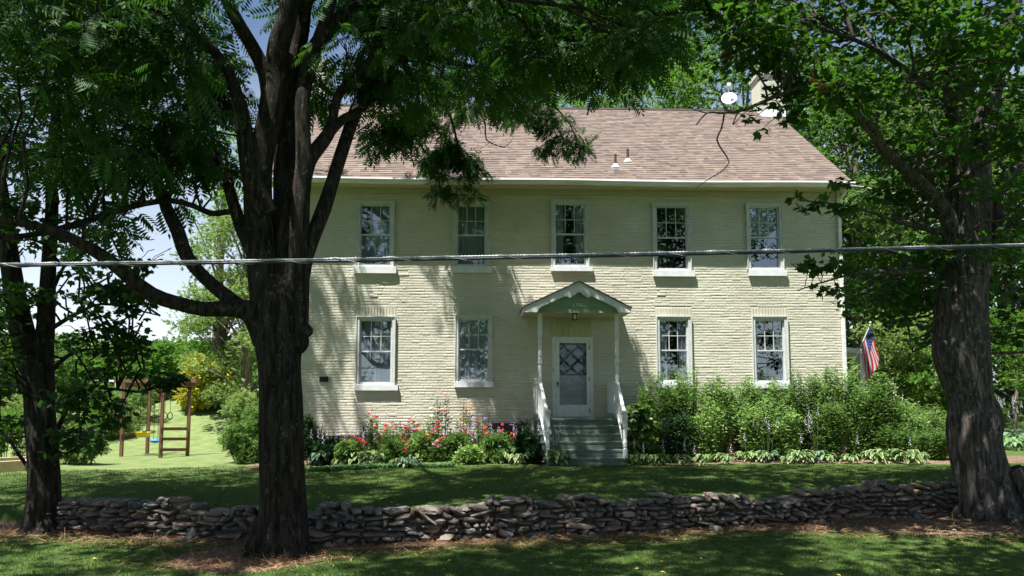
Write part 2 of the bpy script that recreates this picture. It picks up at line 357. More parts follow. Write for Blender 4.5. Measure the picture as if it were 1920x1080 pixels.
# front wall: backing behind the bricks, cut round the openings
g = MB(); xs = sorted({XL, XR, *[o[0] for o in OPEN], *[o[1] for o in OPEN]}); zs = sorted({ZF, ZT, *[min(max(o[k], ZF), ZT) for o in OPEN for k in (2, 3)]})
def inopen(x, z): return any(o[0] < x < o[1] and o[2] < z < o[3] for o in OPEN)
for a, b in zip(xs[:-1], xs[1:]):
    for c, d in zip(zs[:-1], zs[1:]):
        if not inopen((a+b)/2, (c+d)/2): g.box((a, YF+.006, c), (b, YF+.25, d))
# bricks
ch, ln = .0695, .215; rows = int((ZT-ZF)/ch); arch = [(o[0]-.03, o[1]+.03, o[3], o[3]+.24) for o in OPEN[5:9]]
for r in range(rows):
    z0 = ZF+r*ch; z1 = z0+ch; zm = (z0+z1)/2
    x = XL-(r % 2)*ln/2; spans = []
    while x < XR:
        l = ln*random.choice((1, 1, 1, .5, 1.1, 2))
        a, b = max(x, XL), min(x+l, XR); x += l
        if b-a < .03: continue
        segs = [(a, b)]
        for o in OPEN+arch:
            if o[2]-.02 < zm < o[3]+.01:
                ns = []
                for (p, q) in segs:
                    if q <= o[0] or p >= o[1]: ns.append((p, q)); continue
                    if p < o[0]: ns.append((p, o[0]))
                    if q > o[1]: ns.append((o[1], q))
                segs = ns
        spans += [s for s in segs if s[1]-s[0] > .02]
    for a, b in spans:
        wob = .005*math.sin(a*1.7+r*.9)+.004*math.sin(a*5.1+r)+random.uniform(-.0035, .0035)
        pr = .0025+random.random()*.003+(random.random() < .05)*.004; gp = .002+random.random()*.003; bv = .0125
        # crack lines: steps where the bricks have moved
        for cx, cz in ((at(700, 545, YF).x, at(700, 545, YF).z), (at(1240, 535, YF).x, at(1240, 535, YF).z)):
            dd = abs((a-cx)-1.1*(zm-cz)); 
            if abs(zm-cz) < .5 and dd < .16: pr += random.uniform(-.012, .014); gp += .007
        j = lambda s=.0016: random.uniform(-s, s)
        V = [(a, YF+.004, z0+gp*.5+wob), (b, YF+.004, z0+gp*.5+wob), (b, YF+.004, z1+wob), (a, YF+.004, z1+wob),
             (a+.009, YF-pr+j(), z0+gp+bv+wob+j()), (b-.009, YF-pr+j(), z0+gp+bv+wob+j()), (b-.009, YF-pr+j(), z1-bv*1.2+wob+j()), (a+.009, YF-pr+j(), z1-bv*1.2+wob+j())]
        g.add(V, [(4,5,6,7), (0,1,5,4), (1,2,6,5), (2,3,7,6), (3,0,4,7)], random.random()**3*.6)
for (a, b, c, d) in arch:                                  # soldier courses over the ground floor windows
    n = int((b-a)/.075)
    for k in range(n):
        x = a+k*(b-a)/n; V = [(x+.004, YF+.008, c), (x+(b-a)/n-.004, YF+.008, c), (x+(b-a)/n-.004, YF+.008, d), (x+.004, YF+.008, d)]
        pr = .006+random.random()*.005; V += [(V[0][0]+.008, YF-pr, c+.006), (V[1][0]-.008, YF-pr, c+.006), (V[2][0]-.008, YF-pr, d-.01), (V[3][0]+.008, YF-pr, d-.01)]
        g.add(V, [(4,5,6,7), (0,1,5,4), (1,2,6,5), (2,3,7,6), (3,0,4,7)], random.random()*.5)
# side and rear walls
g.box((XL, YF+.25, ZF), (XL+.3, YB-.45, ZT)); g.box((XR-.3, YF+.25, ZF), (XR, YB-.45, ZT)); g.box((XL, YB-.45, ZF), (XR, YB-.2, ZT))
for x0, x1 in ((XL, XL+.3), (XR-.3, XR)):
    V = [(x, y, z) for x in (x0, x1) for y, z in ((YF+.1, ZT), (YB-.25, ZT), (YR, ZR-.25))]
    g.add(V, [(0,2,1), (3,4,5)]); g.add(V, [(0,1,4,3), (1,2,5,4), (2,0,3,5)])
g.build('wall', m_brick, house)
g = MB(); g.box((XL-.01, YF-.008, ZG), (XR, YF+.25, ZF-.002)); g.box((XL-.01, YF+.25, ZG), (XL+.3, YB-.2, ZF-.002)); g.box((XR-.3, YF+.25, ZG), (XR+.01, YB-.2, ZF-.002))
xa, xb = at(915, 800, YF).x, at(988, 800, YF).x; k = xa
while k < xb: g.box((k, YF-.035, ZG), (k+.115, YF-.012, ZF+.32+random.uniform(-.01, .01)), random.random()); k += .13
g.build('foundation', m_found, house)
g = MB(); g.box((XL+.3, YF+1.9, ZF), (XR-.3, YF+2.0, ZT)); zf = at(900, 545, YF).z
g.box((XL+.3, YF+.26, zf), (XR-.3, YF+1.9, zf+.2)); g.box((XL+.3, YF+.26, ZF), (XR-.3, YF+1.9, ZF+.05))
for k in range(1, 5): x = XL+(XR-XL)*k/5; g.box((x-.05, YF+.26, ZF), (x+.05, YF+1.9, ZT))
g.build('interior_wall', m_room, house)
# roof: courses of shingle tabs
g = MB(); sl = math.hypot(YR-YE, ZR-ZE); ux, uz = (YR-YE)/sl, (ZR-ZE)/sl; nx, nz_ = -uz, ux
RXL, RXR = XL-.22, at(1600, 338, YE).x; nr = int(sl/.145); ex = sl/nr
def rp(x, v, h): return (x, YE+ux*v+nx*h, ZE+uz*v+nz_*h)
for r in range(nr):
    x = RXL-random.random()*.3
    wob = .006*math.sin(r*2.1)
    while x < RXR:
        l = random.choice((.09, .13, .17, .21, .26)); a, b = max(x, RXL), min(x+l, RXR); x += l
        if b <= a: continue
        t_ = .008+random.choice((0, .005)); v0 = r*ex-.012+wob*.3; v1 = (r+1)*ex+.01
        tone = random.random()*.75+.25*(random.random() < .45)
        V = [rp(a, v0, 0), rp(b, v0, 0), rp(a, v0, t_+.006), rp(b, v0, t_+.006), rp(a, v1, .003), rp(b, v1, .003)]
        g.add(V, [(0,1,3,2), (2,3,5,4)], tone)
for x0, x1 in ((RXL, RXR),):
    g.quad([rp(x0, 0, -.001), rp(x1, 0, -.001), rp(x1, sl, -.001), rp(x0, sl, -.001)], .4)
    g.quad([(x0, YR, ZR), (x1, YR, ZR), (x1, YB, ZE), (x0, YB, ZE)], .5)
k = RXL
while k < RXR: g.box((k, YR-.10, ZR-.035), (min(k+.3, RXR), YR+.10, ZR+.012+random.random()*.008), random.random()*.6); k += .3
roof = g.build('roof', m_shin, house)
g = MB()                                                   # rake boards and soffit
for x in (RXL, RXR):
    g = MB(); s = 1 if x == RXL else -1
    g.add([(x+s*.03*k, y, z) for k in (0, 1) for y, z in ((YE+.02, ZE-.02), (YR, ZR-.02), (YR, ZR-.2), (YE+.02, ZE-.2))], [(0,1,2,3), (7,6,5,4), (0,4,5,1), (2,6,7,3), (0,3,7,4)])
    g.build('rake_board', m_gut, roof)
g = MB(); k = RXL+.03
while k < RXR-.03: b = min(k+.10, RXR-.03); g.box((k, YE+.06, ZE-.15), (b-.006, YF+.02, ZE-.135+.002*(int(k*10) % 2))); k += .10
g.box((RXL+.03, YE+.07, ZE-.134), (RXR-.03, YF+.02, ZE-.12)); g.box((XL, YF-.03, ZT-.2), (XR, YF-.002, ZE-.152))
g.build('soffit', m_soff, house)
g = MB(); ax = RXL
for a, b in ((RXL, RXR),):
    prof = [(YE-.02, ZE-.012), (YE-.115, ZE-.012), (YE-.12, ZE-.05), (YE-.085, ZE-.11), (YE+.0, ZE-.135), (YE+.055, ZE-.135), (YE+.055, ZE-.03), (YE-.01, ZE-.03)]
    xs_ = np.linspace(a, b, 26)
    for x0, x1 in zip(xs_[:-1], xs_[1:]):
        dz = [.012*math.sin(x0*.9)-.004, .012*math.sin(x1*.9)-.004]; n = len(prof)
        V = [(x, y, z+q) for x, q in ((x0, dz[0]), (x1, dz[1])) for y, z in prof]
        g.add(V, [(i, (i+1) % n, n+(i+1) % n, n+i) for i in range(n)])
g.box((RXR-.01, YE-.12, ZE-.13), (RXR+.0, YE+.055, ZE-.012)); g.box((RXL, YE-.12, ZE-.13), (RXL+.01, YE+.055, ZE-.012))
g.build('gutter', m_gut, house)
g = MB(); a = Vector((XR-.02, YE+.0, ZE-.13)); xd = XR-.035
g.tube(spline([(xd+.05, YE-.0, ZE-.12, 0), (xd+.03, YE+.05, ZE-.22, 0), (xd, YF-.07, ZE-.42, 0), (xd, YF-.055, ZE-.6, 0)], .08)[:, :3], .042, 8)
g.box((xd-.04, YF-.085, .75), (xd+.04, YF-.02, ZE-.55))
for z in (2.2, 4.2, 6.2): g.box((xd-.055, YF-.09, z), (xd+.055, YF-.012, z+.03))
g.build('downspout', m_gut, house)
# chimneys
def chimney(px0, px1, pytop, s):
    x0, x1 = at(px0, 200, YR).x, at(px1, 200, YR).x; zt = at(px0, pytop, YR).z; g = MB(); y0, y1 = YR-.42, YR+.42
    z = ZR-.7; r = 0
    while z < zt-.24:
        o = .0 if z < zt-.42 else .0; x = x0-(r % 2)*.1
        while x < x1:
            a, b = max(x, x0), min(x+.2, x1); x += .2
            if b-a > .02: g.box((a+.004, y0-random.random()*.008, z+.004), (b-.004, y0+.1, z+.066), random.random()*.8)
        z += .07; r += 1
    g.box((x0, y0+.004, ZR-.7), (x1, y1, zt-.2))
    for k, e_ in enumerate((.03, .06, .06)): g.box((x0-e_, y0-e_, zt-.25+k*.07), (x1+e_, y1+e_, zt-.185+k*.07), random.random()*.5)
    g.box((x0+.02, y0+.02, zt-.04), (x1-.02, y1-.02, zt+.03), .6)
    c = g.build('chimney', m_brick, roof)
    g = MB(); zb = ZE+uz/ux*(y0-YE)
    g.box((x0-.02, y0-.02, zb-.1), (x1+.02, y0-.001, zb+.2)); g.box((x0-.03, y0-.14, zb-.09), (x1+.03, y0-.02, zb-.04)); g.box((x1+.002, y0, zb-.05), (x1+.02, y1, ZR+.12)); g.box((x0-.02, y0, zb-.05), (x0-.002, y1, ZR+.12))
    g.build('flashing', m_flash, roof)
chimney(573, 615, 124, 1); chimney(1418, 1462, 140, -1)
for px, py in ((1154, 313), (1177, 303)):
    # where the sight line meets the roof plane
    lo_, hi_ = YE, YR
    for _ in range(40):
        m_ = (lo_+hi_)/2; q = at(px, py, m_)
        if q.z > ZE+(m_-YE)*uz/ux: lo_ = m_
        else: hi_ = m_
    q = at(px, py, (lo_+hi_)/2)
    g = MB(); g.tube([(q.x, q.y, q.z-.1), (q.x, q.y, q.z+.36)], .034, 10); vp = g.build('vent_pipe', m_pipe, roof)
    g = MB(); g.lathe((q.x, q.y, q.z), [(.06, -.12), (.12, -.02), (.1, .02), (.045, .085)], 12); g.box((q.x-.14, q.y-.15, q.z-.115), (q.x+.14, q.y-.13, q.z-.085)); g.build('flashing', m_flash, roof)
# windows
def curtains(g, w, kind):
    x0, x1, z0, z1 = w; y = YF+.115; n = 24
    def sheet(xa, xb, za, zb, top_in=0, amp=.02, f=60):
        xs = np.linspace(xa, xb, n); V = []
        for x in xs: V += [(x, y+amp*math.sin(x*f), za), (x+top_in*(x-xa), y+amp*math.sin(x*f+.5), zb)]
        g.add(V, [(2*i, 2*i+2, 2*i+3, 2*i+1) for i in range(n-1)], 0)
    if kind == 'full': sheet(x0, x1, z0, z1)
    if kind == 'lower': sheet(x0, x1, z0, z0+(z1-z0)*.5); sheet(x0+(x1-x0)*.35, x1, z0+(z1-z0)*.5, z1)
    if kind == 'sides': sheet(x0, x0+(x1-x0)*.3, z0, z1); sheet(x1-(x1-x0)*.3, x1, z0, z1)
    if kind == 'reflection_sheet': sheet(x0, x1, z0+(z1-z0)*.47, z1, 0, .002, 5)  # pale sheet standing in for the sky reflected in the upper sash
    if kind == 'swag':
        for s in (0, 1):
            V = []; m_ = 16
            for k in range(m_):
                u = k/(m_-1); z = z1+(z0-z1)*u; wdt = (x1-x0)*(.5-.36*math.sin(min(u*1.6, 1)*math.pi/2)+.1*max(0, u-.6)*2)
                e0 = x0 if s == 0 else x1; e1 = e0+(wdt if s == 0 else -wdt); V += [(e0, y, z), (e1, y+.02*math.sin(k), z)]
            g.add(V, [(2*i, 2*i+2, 2*i+3, 2*i+1) for i in range(m_-1)], 0)
KIND = ['lower', 'full', 'sides', None, 'reflection_sheet', 'full', 'full', 'sides', 'swag']
for wi, w in enumerate(WINS):
    x0, x1, z0, z1 = w['x0'], w['x1'], w['z0'], w['z1']; yf = YF-.045; fr = .085
    g = MB()                                               # outer casing, stepped
    for a, b, c, d in ((x0, x0+fr, z0, z1), (x1-fr, x1, z0, z1), (x0+fr, x1-fr, z1-fr, z1)): g.box((a, yf, c), (b, YF+.12, d))
    e_ = .018
    for a, b, c, d in ((x0-.004, x0+e_, z0, z1), (x1-e_, x1+.004, z0, z1), (x0+e_, x1-e_, z1-e_, z1+.004)): g.box((a, yf-.022, c), (b, yf-.001, d))
    frm = g.build('window', m_trim, house)
    g = MB(); a0, a1, c0, c1 = x0+fr, x1-fr, z0+.0, z1-fr; t_ = .038
    zmid = c0+(c1-c0)*.505
    g.box((a0, YF+.01, c0), (a0+t_, YF+.06, c1)); g.box((a1-t_, YF+.01, c0), (a1, YF+.06, c1)); g.box((a0+t_, YF+.01, c1-t_), (a1-t_, YF+.06, c1))
    g.box((a0+t_, YF+.005, zmid-.018), (a1-t_, YF+.058, zmid+.018)); g.box((a0+t_, YF+.0, c0+.002), (a1-t_, YF+.06, c0+.052))
    b0, b1 = a0+t_, a1-t_; mw = .009
    for k in (1, 2):
        x = b0+(b1-b0)*k/3; g.box((x-mw, YF+.036, zmid+.018), (x+mw, YF+.05, c1-t_)); g.box((x-mw*.6, YF+.085, c0+.052), (x+mw*.6, YF+.095, zmid-.018), m=1)
    zq = (zmid+c1-t_)/2; g.box((b0, YF+.038, zq-mw), (b1, YF+.048, zq+mw)); zq = (zmid+c0+.03)/2; g.box((b0, YF+.087, zq-mw*.6), (b1, YF+.093, zq+mw*.6), m=1)
    g.build('sash', [m_sash if wi != 3 and wi != 7 else m_trim, m_room if wi == 3 else m_trim], frm)
    g = MB(); g.box((b0-.004, YF+.055, zmid), (b1+.004, YF+.059, c1-t_+.004)); g.box((b0-.004, YF+.062, c0+.04), (b1+.004, YF+.066, zmid)); g.build('pane', m_glass, frm)
    g = MB(); s0, s1 = w['s0'], w['s1']; zs_ = w['sz']
    g.box((s0, YF-.085, zs_), (s1, YF+.12, z0-.022)); g.box((x0-.01, YF-.05, z0-.021), (x1+.01, YF+.1, z0-.001)); g.build('sill', m_sill, frm)
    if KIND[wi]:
        g = MB(); curtains(g, (a0, a1, c0, c1), KIND[wi]); g.build('curtain', m_lace, frm)  # mostly cloth; one sheet is the stand-in for a sky reflection
# small vent in the wall
q0, q1 = at(599, 716, YF), at(616, 706, YF); g = MB(); g.box((q0.x, YF-.03, q0.z), (q1.x, YF-.012, q1.z))
for k in range(4): z = q0.z+.02+k*(q1.z-q0.z-.03)/4; g.box((q0.x+.01, YF-.038, z), (q1.x-.01, YF-.03, z+.012))
g.build('wall_vent', m_brown, house)
# door
g = MB(); cw = .07
g.box((DX0, YF-.05, DZ0), (DX0+cw, YF+.1, DZ1)); g.box((DX1-cw, YF-.05, DZ0), (DX1, YF+.1, DZ1)); g.box((DX0+cw, YF-.05, DZ1-cw), (DX1-cw, YF+.1, DZ1))
g.box((DX0-.005, YF-.065, DZ1-.012), (DX1+.005, YF-.05, DZ1+.015)); dfr = g.build('door_frame', m_white, house)
a0, a1, c1 = DX0+cw+.003, DX1-cw-.003, DZ1-cw-.003
g0, g1 = at(1049, 700, YF-.04).x, at(1100, 700, YF-.04).x; h0, h1 = at(1075, 759, YF-.04).z, at(1072, 643, YF-.04).z
g = MB(); g.box((a0, YF-.045, DZ0+.01), (g0, YF-.012, c1)); g.box((g1, YF-.045, DZ0+.01), (a1, YF-.012, c1)); g.box((g0, YF-.045, h1), (g1, YF-.012, c1)); g.box((g0, YF-.045, DZ0+.01), (g1, YF-.012, h0))
door = g.build('storm_door', m_white, house)
g = MB(); hm = h0+(h1-h0)*.49; g.box((g0-.003, YF-.034, h0-.003), (g1+.003, YF-.030, h1+.003)); g.build('pane', m_dglass, door)
g = MB(); g.bar((g0-.045, YF-.08, at(1043, 715, YF).z), (g0-.045, YF-.08, at(1043, 728, YF).z+.03), .02, .02); g.box((g0-.065, YF-.075, at(1043, 722, YF).z), (g0-.03, YF-.045, at(1043, 716, YF).z))
g.build('handle', m_dark, door)
for py in (651, 711, 770): g = MB(); z = at(1075, py, YF).z; g.box((a1-.035, YF-.06, z-.05), (a1-.018, YF-.045, z+.05)); g.build('hinge', m_dark, door)
g = MB(); g.box((DX0+.02, YF-.06, at(1040, 695, YF).z-.03), (DX0+.035, YF-.045, at(1040, 695, YF).z+.04))
g.build('latch', m_dark, door)
# inner door with lattice window
m_inner = M('inner_door_paint', (.5, .48, .47), (.42, .4, .4), 4, .6)
m_sheen = M('door_sky_reflection', (.62, .68, .82), (.42, .47, .58), 8, .8)  # blue-grey colour stands in for the sky reflected in the door glass
g = MB(); g.box((a0, YF+.055, DZ0+.02), (a1, YF+.09, hm-.01)); idoor = g.build('inner_door', m_inner, house)
g = MB(); g.box((a0, YF+.06, hm-.01), (a1, YF+.07, c1+.05)); g.build('reflection_panel', m_sheen, idoor)
g = MB(); lat = (.035, .016); y_ = YF+.025
gw = g1-g0-.09; hh = h1-.04-hm
g.box((g1-.085, y_-.01, hm-.01), (g1+.02, y_+.01, h1+.03)); g.box((g0-.02, y_-.01, h1-.05), (g1, y_+.012, h1+.03)); g.box((g0-.02, y_-.01, hm-.02), (g1, y_+.012, hm+.012))
cells = gw/2*1.15; dz = hh/2*.9
for k in range(-3, 5):
    for s in (1, -1):
        pts = []
        xa = g0+gw/2+(k-.5)*cells*1.05; za = hm; xb = xa+s*hh/dz*cells; zb = h1-.04
        # clip to the opening
        p0, p1 = 0., 1.
        for lim, sg in ((g0, 1), (g1-.08, -1)):
            fa, fb = (xa-lim)*sg, (xb-lim)*sg
            if fa < 0 and fb < 0: p1 = -1
            elif fa < 0: p0 = max(p0, fa/(fa-fb))
            elif fb < 0: p1 = min(p1, fa/(fa-fb))
        if p1-p0 > .02: g.bar((xa+(xb-xa)*p0, y_, za+(zb-za)*p0), (xa+(xb-xa)*p1, y_, za+(zb-za)*p1), .032, .04)
m_lat = M('dark_lattice_wood', (.035, .02, .018), (.02, .012, .01), 10, .6)
g.build('lattice', m_lat, idoor)
# boards above the door
g = MB(); x = at(1035, 610, YF).x; x1 = at(1107, 610, YF).x; n = 7; zc = at(1075, 593, YF).z+.05
g.box((x, YF-.018, DZ1+.016), (x1, YF-.013, zc))
for k in range(n): a = x+(x1-x)*k/n; g.box((a+.004, YF-.032, DZ1+.016), (a+(x1-x)/n-.008, YF-.018, zc))
g.build('door_header', m_panel, house)

# ------------------------------------------------------------------ porch (a part of the house)
PY = 19.25                                                  # front edge of the porch floor
PX0, PX1 = at(1004, 784, PY).x, at(1164, 784, PY).x
g = MB(); g.box((PX0, PY, FLZ-.045), (PX1, YF-.01, FLZ)); g.box((PX0+.05, PY+.03, .5), (PX0+.09, YF-.02, FLZ-.046)); g.box((PX1-.09, PY+.03, .5), (PX1-.05, YF-.02, FLZ-.046))
porch = g.build('porch', m_step, house)
nst = 6; SX0, SX1 = at(1022, 860, 18.1).x, at(1171, 860, 18.1).x; gzs = gz(1.6, 17.8); rise = (FLZ-gzs+.02)/nst; run = .245
for k in range(nst):
    g = MB()
    zt = FLZ-.0-k*rise; yb = PY+.035-k*run
    u = k/(nst-1); xa = (PX0+.05)*(1-u)+SX0*u; xb = (PX1-.05)*(1-u)+(SX1)*u
    g.box((xa, yb, zt-rise-.02), (xb, yb+.025, zt-.045))
    if k < nst-1: g.box((xa-.02, yb-run-.012, zt-rise-.04), (xb+.02, yb+.02, zt-rise))
    g.build('step', m_step, porch)
def spin(g, x, y, z0, z1, w, blocks):
    """turned post: square blocks with turned lengths between"""
    for a, b in blocks: g.box((x-w/2, y-w/2, z0+(z1-z0)*a), (x+w/2, y+w/2, z0+(z1-z0)*b))
    for (a0_, b0_), (a1_, b1_) in zip(blocks[:-1], blocks[1:]):
        H = (a1_-b0_)*(z1-z0); P = []
        for u, rr in ((0, .47), (.02, .36), (.05, .5), (.08, .34), (.12, .46), (.3, .5), (.45, .40), (.6, .47), (.82, .5), (.9, .34), (.94, .5), (.98, .36), (1, .47)): P.append((rr*w, u*H))
        g.lathe((x, y, z0+(z1-z0)*b0_), P, 12)
PYP = PY+.09; pz1 = at(1080, 587, PYP).z
for pxb, pxt in ((1014, 1011), (1158, 1156)):
    x = at((pxb+pxt)/2, 690, PYP).x; g = MB(); spin(g, x, PYP, FLZ+.0, pz1, .095, [(0, .34), (.52, .56), (.77, 1)]); g.build('post', m_white, porch)
NY = PY-4*run-.02                                            # lower newels
for s, pxn, pxp in ((0, 1027, 1013), (1, 1172, 1157)):
    xn = at(pxn, 810, NY).x; xp = at(pxp, 690, PYP).x; zb = FLZ-5*rise+.0; zt = at(pxn, 773, NY).z
    g = MB(); spin(g, xn, NY, zb, zt, .10, [(0, .17), (.68, 1)]); g.box((xn-.07, NY-.07, zt), (xn+.07, NY+.07, zt+.025)); g.box((xn-.045, NY-.045, zt+.025), (xn+.045, NY+.045, zt+.045)); g.build('newel_post', m_white, porch)
    g = MB(); zr1 = FLZ+.83; g.bar((xp, PYP-.05, zr1), (xn, NY+.04, zt-.04), .07, .05); g.bar((xp, PYP-.05, FLZ+.08), (xn, NY+.04, zb+.16), .05, .05)
    for k in range(1, 6):
        u = k/6; x = xp+(xn-xp)*u; y = PYP+(NY-PYP)*u; g.bar((x, y, (FLZ+.08)*(1-u)+(zb+.16)*u), (x, y, zr1*(1-u)+(zt-.04)*u), .03)
    g.build('handrail', m_white, porch)
    xw = xp+(-.03 if s == 0 else .0)                        # level rail back to the wall
    g = MB(); g.box((xw-.05, PYP+.05, FLZ+.84), (xw+.02, YF-.012, FLZ+.9)); g.box((xw-.04, PYP+.05, FLZ+.1), (xw+.01, YF-.012, FLZ+.15))
    for k in range(7): y = PYP+.15+k*.16; g.lathe((xw-.015, y, FLZ+.15), [(.02, 0), (.02, .1), (.03, .2), (.018, .33), (.03, .5), (.02, .6), (.02, .69)], 8)
    g.box((xw-.075, YF-.06, FLZ+.12), (xw+.045, YF-.012, FLZ+.86)); g.build('railing', m_white, porch)
# gable roof of the porch
FYg = 19.05; ax_, az_ = at(1086, 528, FYg).x, at(1086, 528, FYg).z
lx, lz = at(981, 580, FYg).x, at(981, 577, FYg).z; rx = at(1185, 578, FYg).x; hb = .10
for_roof = []
g = MB()
for (ex_, s) in ((lx-.02, -1), (rx, 1)):
    n = 7; L_ = math.hypot(ax_-ex_, az_-lz)
    for k in range(n):
        u0, u1 = k/n, (k+1)/n+.01; y = FYg-.03
        x0, z0 = ex_+(ax_-ex_)*u0, lz+(az_-lz)*u0; x1, z1 = ex_+(ax_-ex_)*min(u1, 1), lz+(az_-lz)*min(u1, 1)
        while y < YF-.01:
            y1 = min(y+.22, YF-.005); g.add([(x0, y, z0+.03), (x0, y1, z0+.03), (x1, y1, z1+.02), (x1, y, z1+.02), (x0, y, z0+.014), (x0, y1, z0+.014), (x1, y, z1+.014)], [(0,1,2,3), (0,4,5,1), (0,3,6,4)], random.random()*.8); y = y1
    g.add([(ex_, y, z) for y in (FYg-.028, YF-.006) for z in (lz-.005, lz+.013)]+[(ax_, y, z) for y in (FYg-.028, YF-.006) for z in (az_-.005, az_+.013)], [(0,1,5,4), (2,6,7,3), (0,4,6,2)], .3)
g.build('porch_roof', m_shin, porch)
# bargeboard with scalloped middle and shaped ends
g = MB(); th = .175
for s, ex_ in ((-1, lx), (1, rx-.02)):
    sx = lambda u: ex_+(ax_-ex_)*u; sz = lambda u: lz+(az_-lz)*u
    top = [(sx(u), sz(u)-.006) for u in (0, .25, .5, .75, 1)]
    bot = [(sx(1), sz(1)-.25), (sx(.965), sz(.965)-.245), (sx(.93), sz(.93)-.28), (sx(.90), sz(.9)-.265), (sx(.87), sz(.87)-.285), (sx(.83), sz(.83)-.285), (sx(.80), sz(.8)-.26), (sx(.775), sz(.775)-.20),
           (sx(.5), sz(.5)-.185), (sx(.30), sz(.3)-.185), (sx(.27), sz(.27)-.21), (sx(.25), sz(.25)-.27), (sx(.23), sz(.23)-.30), (sx(0.02), lz-.10), (sx(0), lz-.05)]
    pts = top+bot; V0 = len(pts)
    for i in range(4):   # strips keep it convex piece by piece
        pass
    # build as strip between top and bottom curves sampled on u
    us = np.linspace(0, 1, 60); tb = sorted([((x-ex_)/(ax_-ex_), z) for x, z in bot]); 
    bz = np.interp(us, [a for a, _ in tb], [b for _, b in tb]); Vf = []
    for u, zb in zip(us, bz):
        for y in (FYg, FYg+.03): Vf += [(sx(u), y, sz(u)-.006), (sx(u), y, max(zb, lz-.105))]
    F = []
    for i in range(59):
        a = 4*i; F += [(a, a+1, a+5, a+4), (a+2, a+6, a+7, a+3), (a+1, a+3, a+7, a+5)]
    g.add(Vf, F)
g.build('bargeboard', m_white, porch)
pl, pr_ = at(1011, 588, FYg+.09).x, at(1160, 588, FYg+.09).x; pb = at(1080, 586.5, FYg+.09).z
g = MB(); y0 = FYg+.09
slope = (az_-lz)/(ax_-lx)
k = 0; z = pb
while z < az_-.03:
    z1 = min(z+.135, az_-.03)
    xa0, xb0 = max(pl-.05, lx+(z-lz)/slope+.03), min(pr_+.05, rx-(z-lz)/((az_-lz)/(rx-ax_))-.03); xa1, xb1 = max(pl-.05, lx+(z1-lz)/slope+.03), min(pr_+.05, rx-(z1-lz)/((az_-lz)/(rx-ax_))-.03)
    g.add([(xa0, y0-.014, z), (xb0, y0-.014, z), (xb1, y0, z1), (xa1, y0, z1), (xa0, y0+.005, z), (xb0, y0+.005, z)], [(0,1,2,3), (0,4,5,1)]); z = z1
g.build('pediment', m_gable, porch)
g = MB(); k = pl-.03
zs_ = pb+.004
while k < pr_+.03: g.box((k, y0+.0, zs_), (k+.1, YF-.012, zs_+.014)); k += .108
g.box((pl-.03, y0+.002, zs_+.015), (pr_+.03, YF-.012, zs_+.03)); 
g.box((lx+.03, FYg+.031, lz-.09), (pl-.031, YF-.012, lz-.075)); g.box((pr_+.031, FYg+.031, lz-.09), (rx-.04, YF-.012, lz-.075))
g.build('porch_ceiling', m_soff, porch)
for x in (lx, rx-.045): g = MB(); g.box((x, FYg+.031, lz-.1), (x+.025, YF-.013, lz+.0)); g.build('fascia', m_white, porch)
def text(s, size, mat, loc, parent, name):
    c = bpy.data.curves.new(name, 'FONT'); c.body = s; c.size = size; c.extrude = .004; c.align_x = 'CENTER'; c.space_character = 1.25
    o = bpy.data.objects.new(name, c); COL.objects.link(o); o.rotation_euler = (math.pi/2, 0, 0); o.location = Vector(loc)-wloc(parent); o.parent = parent; c.materials.append(mat)
    bpy.context.view_layer.update(); me = bpy.data.meshes.new_from_object(o); n = bpy.data.objects.new(name, me); COL.objects.link(n)
    n.parent = parent; n.location = o.location.copy(); n.rotation_euler = o.rotation_euler.copy(); n['label'] = 'white house number reading 175'; bpy.data.objects.remove(o); return n
q = at(1082, 575.5, y0-.02); text('175', .125, m_white, (q.x, y0-.026, q.z), porch, 'house_number')
q = at(1077.5, 586, y0+.12); g = MB(); a, b = q.x, q.z
g.box((a-.065, y0+.05, b-.03), (a+.065, y0+.18, b-.005))
for dx in (-.06, .048):
    for dy in (.055, .163): g.box((a+dx, y0+dy, b-.17), (a+dx+.012, y0+dy+.012, b-.03))
g.box((a-.065, y0+.05, b-.185), (a+.065, y0+.18, b-.17)); ln_ = g.build('porch_lantern', m_dark, house)
g = MB(); g.lathe((a, y0+.115, b-.168), [(.025, 0), (.038, .03), (.03, .09), (.015, .12)], 10); g.build('bulb', m_brass, ln_)
# ------------------------------------------------------------------ side porch behind the right corner
g = MB(); y0s, y1s = 23.4, 28; xs0 = XR+.002
q1 = at(1616, 653, y0s); q0 = at(1586, 641, y0s); xo = q1.x+.25
g.add([(xs0, y, z) for y in (y0s, y1s) for z in (q0.z-.14, q0.z)]+[(xo, y, z) for y in (y0s, y1s) for z in (q1.z-.2, q1.z-.05)], [(0,1,5,4), (2,6,7,3), (1,3,7,5), (0,4,6,2), (4,5,7,6)])
sp = g.build('side_porch', m_white, house)
for x, y in ((xo-.25, y0s+.1), (xo-.25, y1s-.3)): g = MB(); g.box((x-.06, y-.06, .5), (x+.06, y+.06, q1.z-.05)); g.build('post', m_white, sp)
g = MB(); g.box((xs0, y0s+.2, .4), (xo-.1, y1s-.3, .9)); g.box((xs0, y1s-.35, .9), (xo-.15, y1s-.3, q1.z-.1)); g.build('porch_floor', m_found, sp)
